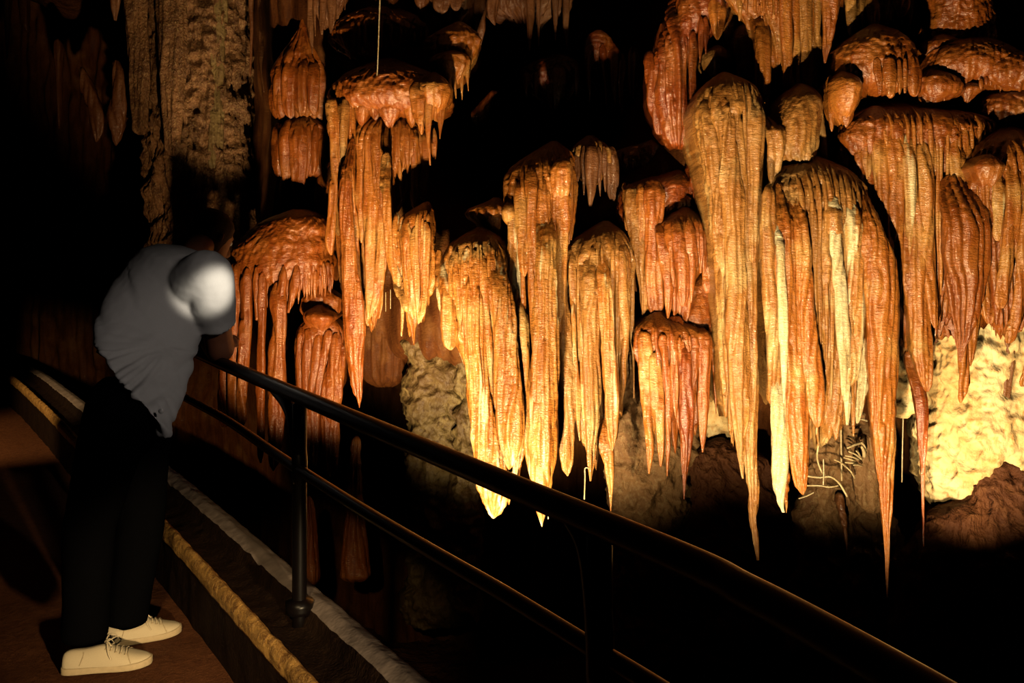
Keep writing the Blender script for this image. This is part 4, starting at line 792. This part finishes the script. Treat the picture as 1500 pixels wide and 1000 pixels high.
# shirt: trunk, tail, sleeves
ax = np.array(chest - pel); ax /= np.linalg.norm(ax)
bk = np.cross(RT, ax); bk /= np.linalg.norm(bk)                 # towards the back / front of the trunk
def T(px, py, Y): return np.array(V3(px, py, Y))
def sect(cpx, cpy, Y, ang, a, b):
    """shirt section: centre pixel, distance, tilt of the in-picture axis, half sizes in px and in depth"""
    s = Y / FPX; ca, sa = math.cos(math.radians(ang)), math.sin(math.radians(ang))
    e1 = np.array([ca, .25 * ca, sa]); e2 = np.array([-.30, 1., 0.]); e2 /= np.linalg.norm(e2)
    return ell(T(cpx, cpy, Y), e1, e2, a * s, b, 36)
trunk = [sect(290, 366, 3.60, -18, 22, .12), sect(280, 372, 3.58, -20, 44, .165), sect(268, 386, 3.55, -22, 60, .18), sect(252, 412, 3.52, -25, 66, .175), sect(236, 444, 3.47, -28, 70, .16), sect(221, 480, 3.39, -30, 73, .155),
         sect(209, 512, 3.30, -33, 76, .165), sect(205, 542, 3.21, -36, 74, .175), sect(211, 568, 3.14, -40, 61, .175), sect(222, 588, 3.10, -46, 45, .150), sect(232, 604, 3.06, -48, 30, .11), sect(238, 617, 3.04, -40, 20, .07), sect(241, 630, 3.03, -25, 14, .04), sect(241.5, 641, 3.03, -10, 12, .03)]
g = [rings_geo(trunk)]
def sleeve(s_, e_, r0, r1, t1):
    v_, f_ = limb([(mid(s_, chest, 1.), .09), (mid(s_, chest, .5), .10), (mid(s_, chest, .14), .096), (mid(s_, e_, .10), .092), (mid(s_, e_, .40), r0), (mid(s_, e_, .62), r1), (mid(s_, e_, t1 - .01), r1 + .006), (mid(s_, e_, t1), r1 + .006)], 34, 28)
    v_[-1] = np.array(mid(s_, e_, t1)) - np.array((e_ - s_).normalized()) * .035      # the sleeve opens downward
    return v_, f_
g.append(sleeve(sh_r + Vector((.005, 0, .0)), elb_r + Vector((-.02, 0, 0)), .094, .090, .66))
g.append(sleeve(sh_l, elb_l, .088, .086, .70))
def bake(o, fn):
    """freeze the fused surface and press the folds into it"""
    dg = bpy.context.evaluated_depsgraph_get(); dg.update()
    me = bpy.data.meshes.new_from_object(o.evaluated_get(dg))
    o.modifiers.clear(); o.data = me
    n = len(me.vertices); co = np.empty(n * 3); me.vertices.foreach_get('co', co); co = co.reshape(-1, 3)
    no = np.empty(n * 3); me.vertices.foreach_get('normal', no); no = no.reshape(-1, 3)
    wpos = co + np.array(o.location) + (np.array(o.parent.location) if o.parent else 0)
    me.vertices.foreach_set('co', (co + no * fn(wpos)[:, None]).ravel()); me.update()
    me.polygons.foreach_set('use_smooth', [True] * len(me.polygons))
def shirt_folds(p):
    x, y, z = p.T
    arm = np.array(elb_r) + np.array([-.10, -.05, .05])
    dx, dz = x - arm[0], z - arm[2]
    ang = np.arctan2(dz, dx); dist = np.hypot(dx, dz)
    fan = np.abs(noise(ang * 3.6 + .4 * noise(x * 5, y * 5, z * 5), dist * 1.6, 2.)) * 2 - .5      # drag folds fanning out of the armpit
    m1 = np.exp(-((dist - .20) / .17) ** 2) * (ang < -.3) + .8 * np.exp(-((dist - .30) / .16) ** 2) * (np.abs(ang) > 2.2)
    sway = np.abs(noise(x * 3 + z * 7, y * 5, z * 11 - x * 9)) * 2 - .5
    m2 = np.exp(-((z - 1.0) / .14) ** 2)
    vert = np.abs(noise(x * 26, y * 20, z * 4)) * 2 - .5
    m3 = 1 / (1 + np.exp((z - .93) / .02))
    return .011 * fan * m1 + .010 * sway * m2 + .006 * vert * m3 + .004 * noise(x * 9, y * 9, z * 9) + .0012 * noise(x * 40, y * 40, z * 40)
v, f = join(g)
shirt = mesh_obj('shirt', v, f, 'shirt', per); remesh(shirt, .009, 8); bake(shirt, shirt_folds); shirt['label'] = 'white knit short sleeved shirt'
v, f = sphere_geo(V3(236, 602, 2.955), .009, 1, .5, 1); bt = mesh_obj('button', v, f, 'button', None); bt.parent = shirt; bt.location = bt.location - per.location - shirt.location

# shoes
def shoe(heel, toe, nm):
    heel = Vector(heel); toe = Vector(toe); L = (toe - heel).length
    d = (toe - heel).normalized(); s = d.cross(Vector((0, 0, 1))).normalized()
    root = None
    def Q(l, w, z): return heel + d * (l * L) + s * w + Vector((0, 0, z))
    prof = [(.0, .020, .064), (.04, .029, .076), (.12, .034, .080), (.25, .036, .078), (.36, .037, .084), (.46, .040, .088), (.56, .044, .078), (.68, .047, .064), (.80, .045, .052), (.90, .037, .045), (.96, .026, .039), (.995, .012, .032)]
    rings = []
    for l, w, h in prof:
        r = []
        for q in np.linspace(0, 2*math.pi, 30, endpoint=False):
            cw, sz = math.cos(q), math.sin(q)
            z = .020 + (h - .020) * (max(0, sz) ** .75); ww = w * (abs(cw) ** .7) * (1 if cw > 0 else -1) * (1 - .30 * max(0, sz) ** 2 * (1 if l < .6 else .5))
            r.append(tuple(Q(l, ww, z if sz > 0 else .02)))
        rings.append(r)
    v, f = rings_geo(rings)
    up = mesh_obj(nm, v, f, 'canvas', per); sb = up.modifiers.new('sub', 'SUBSURF'); sb.levels = 1; sb.render_levels = 2
    def child(o):
        o.parent = up; o.location = o.location - up.location - per.location; return o
    rings = []
    for l, w in [(-.012, .014), (.0, .026), (.05, .036), (.15, .040), (.3, .040), (.45, .042), (.6, .047), (.72, .051), (.84, .048), (.93, .039), (.985, .024), (1.01, .010)]:
        lift = .004 * max(0, (l - .8) / .2)
        rings.append([tuple(Q(l, a * w, z + lift)) for a, z in ((-.94, .001), (-1, .006), (-1, .022), (-.93, .028), (0, .028), (.93, .028), (1, .022), (1, .006), (.94, .001), (0, 0.))])
    v, f = rings_geo(rings); so = mesh_obj('sole', v, f, 'rubber', None); b2 = so.modifiers.new('sub', 'SUBSURF'); b2.levels = 1; b2.render_levels = 2; child(so)
    # toe cap seam and heel patch seams
    def surf(l, a):
        w = np.interp(l, [p[0] for p in prof], [p[1] for p in prof]); h = np.interp(l, [p[0] for p in prof], [p[2] for p in prof])
        cw, sz = math.cos(a), math.sin(a)
        return Q(l, w * abs(cw)**.7 * (1 if cw > 0 else -1) * (1 - .30 * sz**2 * (1 if l < .6 else .5)), .02 + (h - .02) * sz**.75 + .0015)
    child(tube('toe_seam', [surf(.80 - .06 * math.sin(a), a) for a in np.linspace(.15, math.pi - .15, 9)], .0016, 'rubber', None, 30, 6))
    child(tube('heel_seam', [surf(.20 + .05*math.sin(a*2), a) for a in np.linspace(.12, 1.0, 6)], .0015, 'rubber', None, 20, 6))
    for k, l in enumerate((.50, .555, .61, .665, .72)):
        child(tube('lace', [surf(l, 1.02), surf(l + .006, 1.3) + Vector((0, 0, .003)), surf(l - .004, math.pi/2) + Vector((0, 0, .004)), surf(l + .006, math.pi - 1.3) + Vector((0, 0, .003)), surf(l, math.pi - 1.02)], .0030, 'lace', None, 20, 7, .6))
        for a in (.98, math.pi - .98):
            vv, ff = sphere_geo(surf(l, a), .0042, 1, 1, .6, 8, 10); child(mesh_obj('eyelet', vv, ff, 'rubber', None))
    kb_ = surf(.47, math.pi/2) + Vector((0, 0, .004))
    for sg in (-1, 1):
        child(tube('lace_bow', [kb_, kb_ + s*sg*.024 + d*.010 + Vector((0, 0, .017)), kb_ + s*sg*.042 + d*.030 + Vector((0, 0, .004)), kb_ + s*sg*.022 + d*.022 + Vector((0, 0, .002)), kb_], .0030, 'lace', None, 26, 7, .6))
        child(tube('lace_end', [kb_, kb_ + s*sg*.020 + d*.012 + Vector((0, 0, .003)), kb_ + s*sg*.040 + d*.020 + Vector((0, 0, -.022)), kb_ + s*sg*.047 + d*.030 + Vector((0, 0, -.042))], .0028, 'lace', None, 20, 7, .6))
    return up
hr_ = onz(92, 985, .0); tr_ = onz(222, 972, .0); hl_ = onz(152, 948, 0.); tl_ = onz(265, 925, 0.)
shoe(hr_, tr_, 'right_shoe'); shoe(hl_, tl_, 'left_shoe')

# ------------------------------------------------------------------ light
def spot(name, loc, aim, watts, col, size=60, blend=.5, rad=.04):
    l = bpy.data.lights.new(name, 'SPOT'); l.energy = watts; l.color = col; l.spot_size = math.radians(size); l.spot_blend = blend; l.shadow_soft_size = rad
    o = bpy.data.objects.new(name, l); COL.objects.link(o); o.location = Vector(loc)
    o.rotation_euler = (Vector(aim) - Vector(loc)).to_track_quat('-Z', 'Y').to_euler(); return o
WARM = (1., .76, .42)
spot('floodlight_centre', (-.45, 2.7, -.50), V3(790, 330, 4.9), 430, WARM, 78, .6)
spot('floodlight_right', (.70, 2.2, -.28), V3(1290, 230, 4.7), 600, WARM, 74, .6)
spot('floodlight_tips', (-.15, 3.6, -.75), V3(745, 570, 4.7), 420, WARM, 74, .8)
spot('floodlight_low_right', (1.15, 3.4, -.60), V3(1230, 460, 4.5), 75, WARM, 80, .7)
spot('floodlight_rock', (2.2, 3.9, -.1), V3(1420, 550, 5.1), 110, WARM, 70, .7)
spot('floodlight_left', (-.50, 3.05, -.12), V3(500, 320, 5.7), 350, (1., .64, .31), 50, .5)
spot('pillar_light', (-2.1, 6.3, 1.2), V3(325, 20, 7.3), 120, (1., .70, .36), 46, 1.)
spot('sleeve_light', (.9, 1.6, 1.62), V3(322, 424, 3.31), 520, (1., .92, .78), 4.7, .9, .02)
spot('shirt_fill', (1.2, 1.0, 2.3), V3(275, 505, 3.2), 62, (1., .89, .83), 18, .9)  # added fill with a narrow cone, lifts the shirt's back to grey
spot('ledge_fill', (1.3, .9, 2.4), onz(500, 965, .3), 7, (1., .80, .72), 20, .9)  # unseen spot added to brighten the outer ledge
spot('path_light', (.80, .07, .62), (-1.22, 3.1, .10), 500, (1., .72, .38), 20, .6)
spot('kerb_lip_fill', (-.55, .35, 1.75), onz(335, 880, .28), 150, (1., .70, .34), 22, .9)  # added off-frame spot that brightens the lip of the kerb
spot('bend_light', (-4.9, 4.6, 1.7), onz(50, 600, .2), 170, (1., .66, .30), 46, .8)
w = bpy.data.worlds.new('dark'); SC.world = w; w.use_nodes = True
w.node_tree.nodes['Background'].inputs[0].default_value = (0, 0, 0, 1); w.node_tree.nodes['Background'].inputs[1].default_value = 0

# ------------------------------------------------------------------ camera
cd = bpy.data.cameras.new('camera'); cam = bpy.data.objects.new('camera', cd); COL.objects.link(cam)
cam.location = (0, 0, CAMZ); cam.rotation_euler = (math.radians(90), 0, 0)
cd.sensor_width = 36; cd.lens = 36 * FPX / 1500; cd.shift_y = (HOR - 500) / 1500; cd.clip_start = .02
SC.camera = cam
SC.cycles.diffuse_bounces = 0; SC.cycles.max_bounces = 4
SC.view_settings.view_transform = 'Standard'; SC.view_settings.look = 'None'
SC.view_settings.exposure = 0; SC.view_settings.gamma = 1; SC.view_settings.use_curve_mapping = False
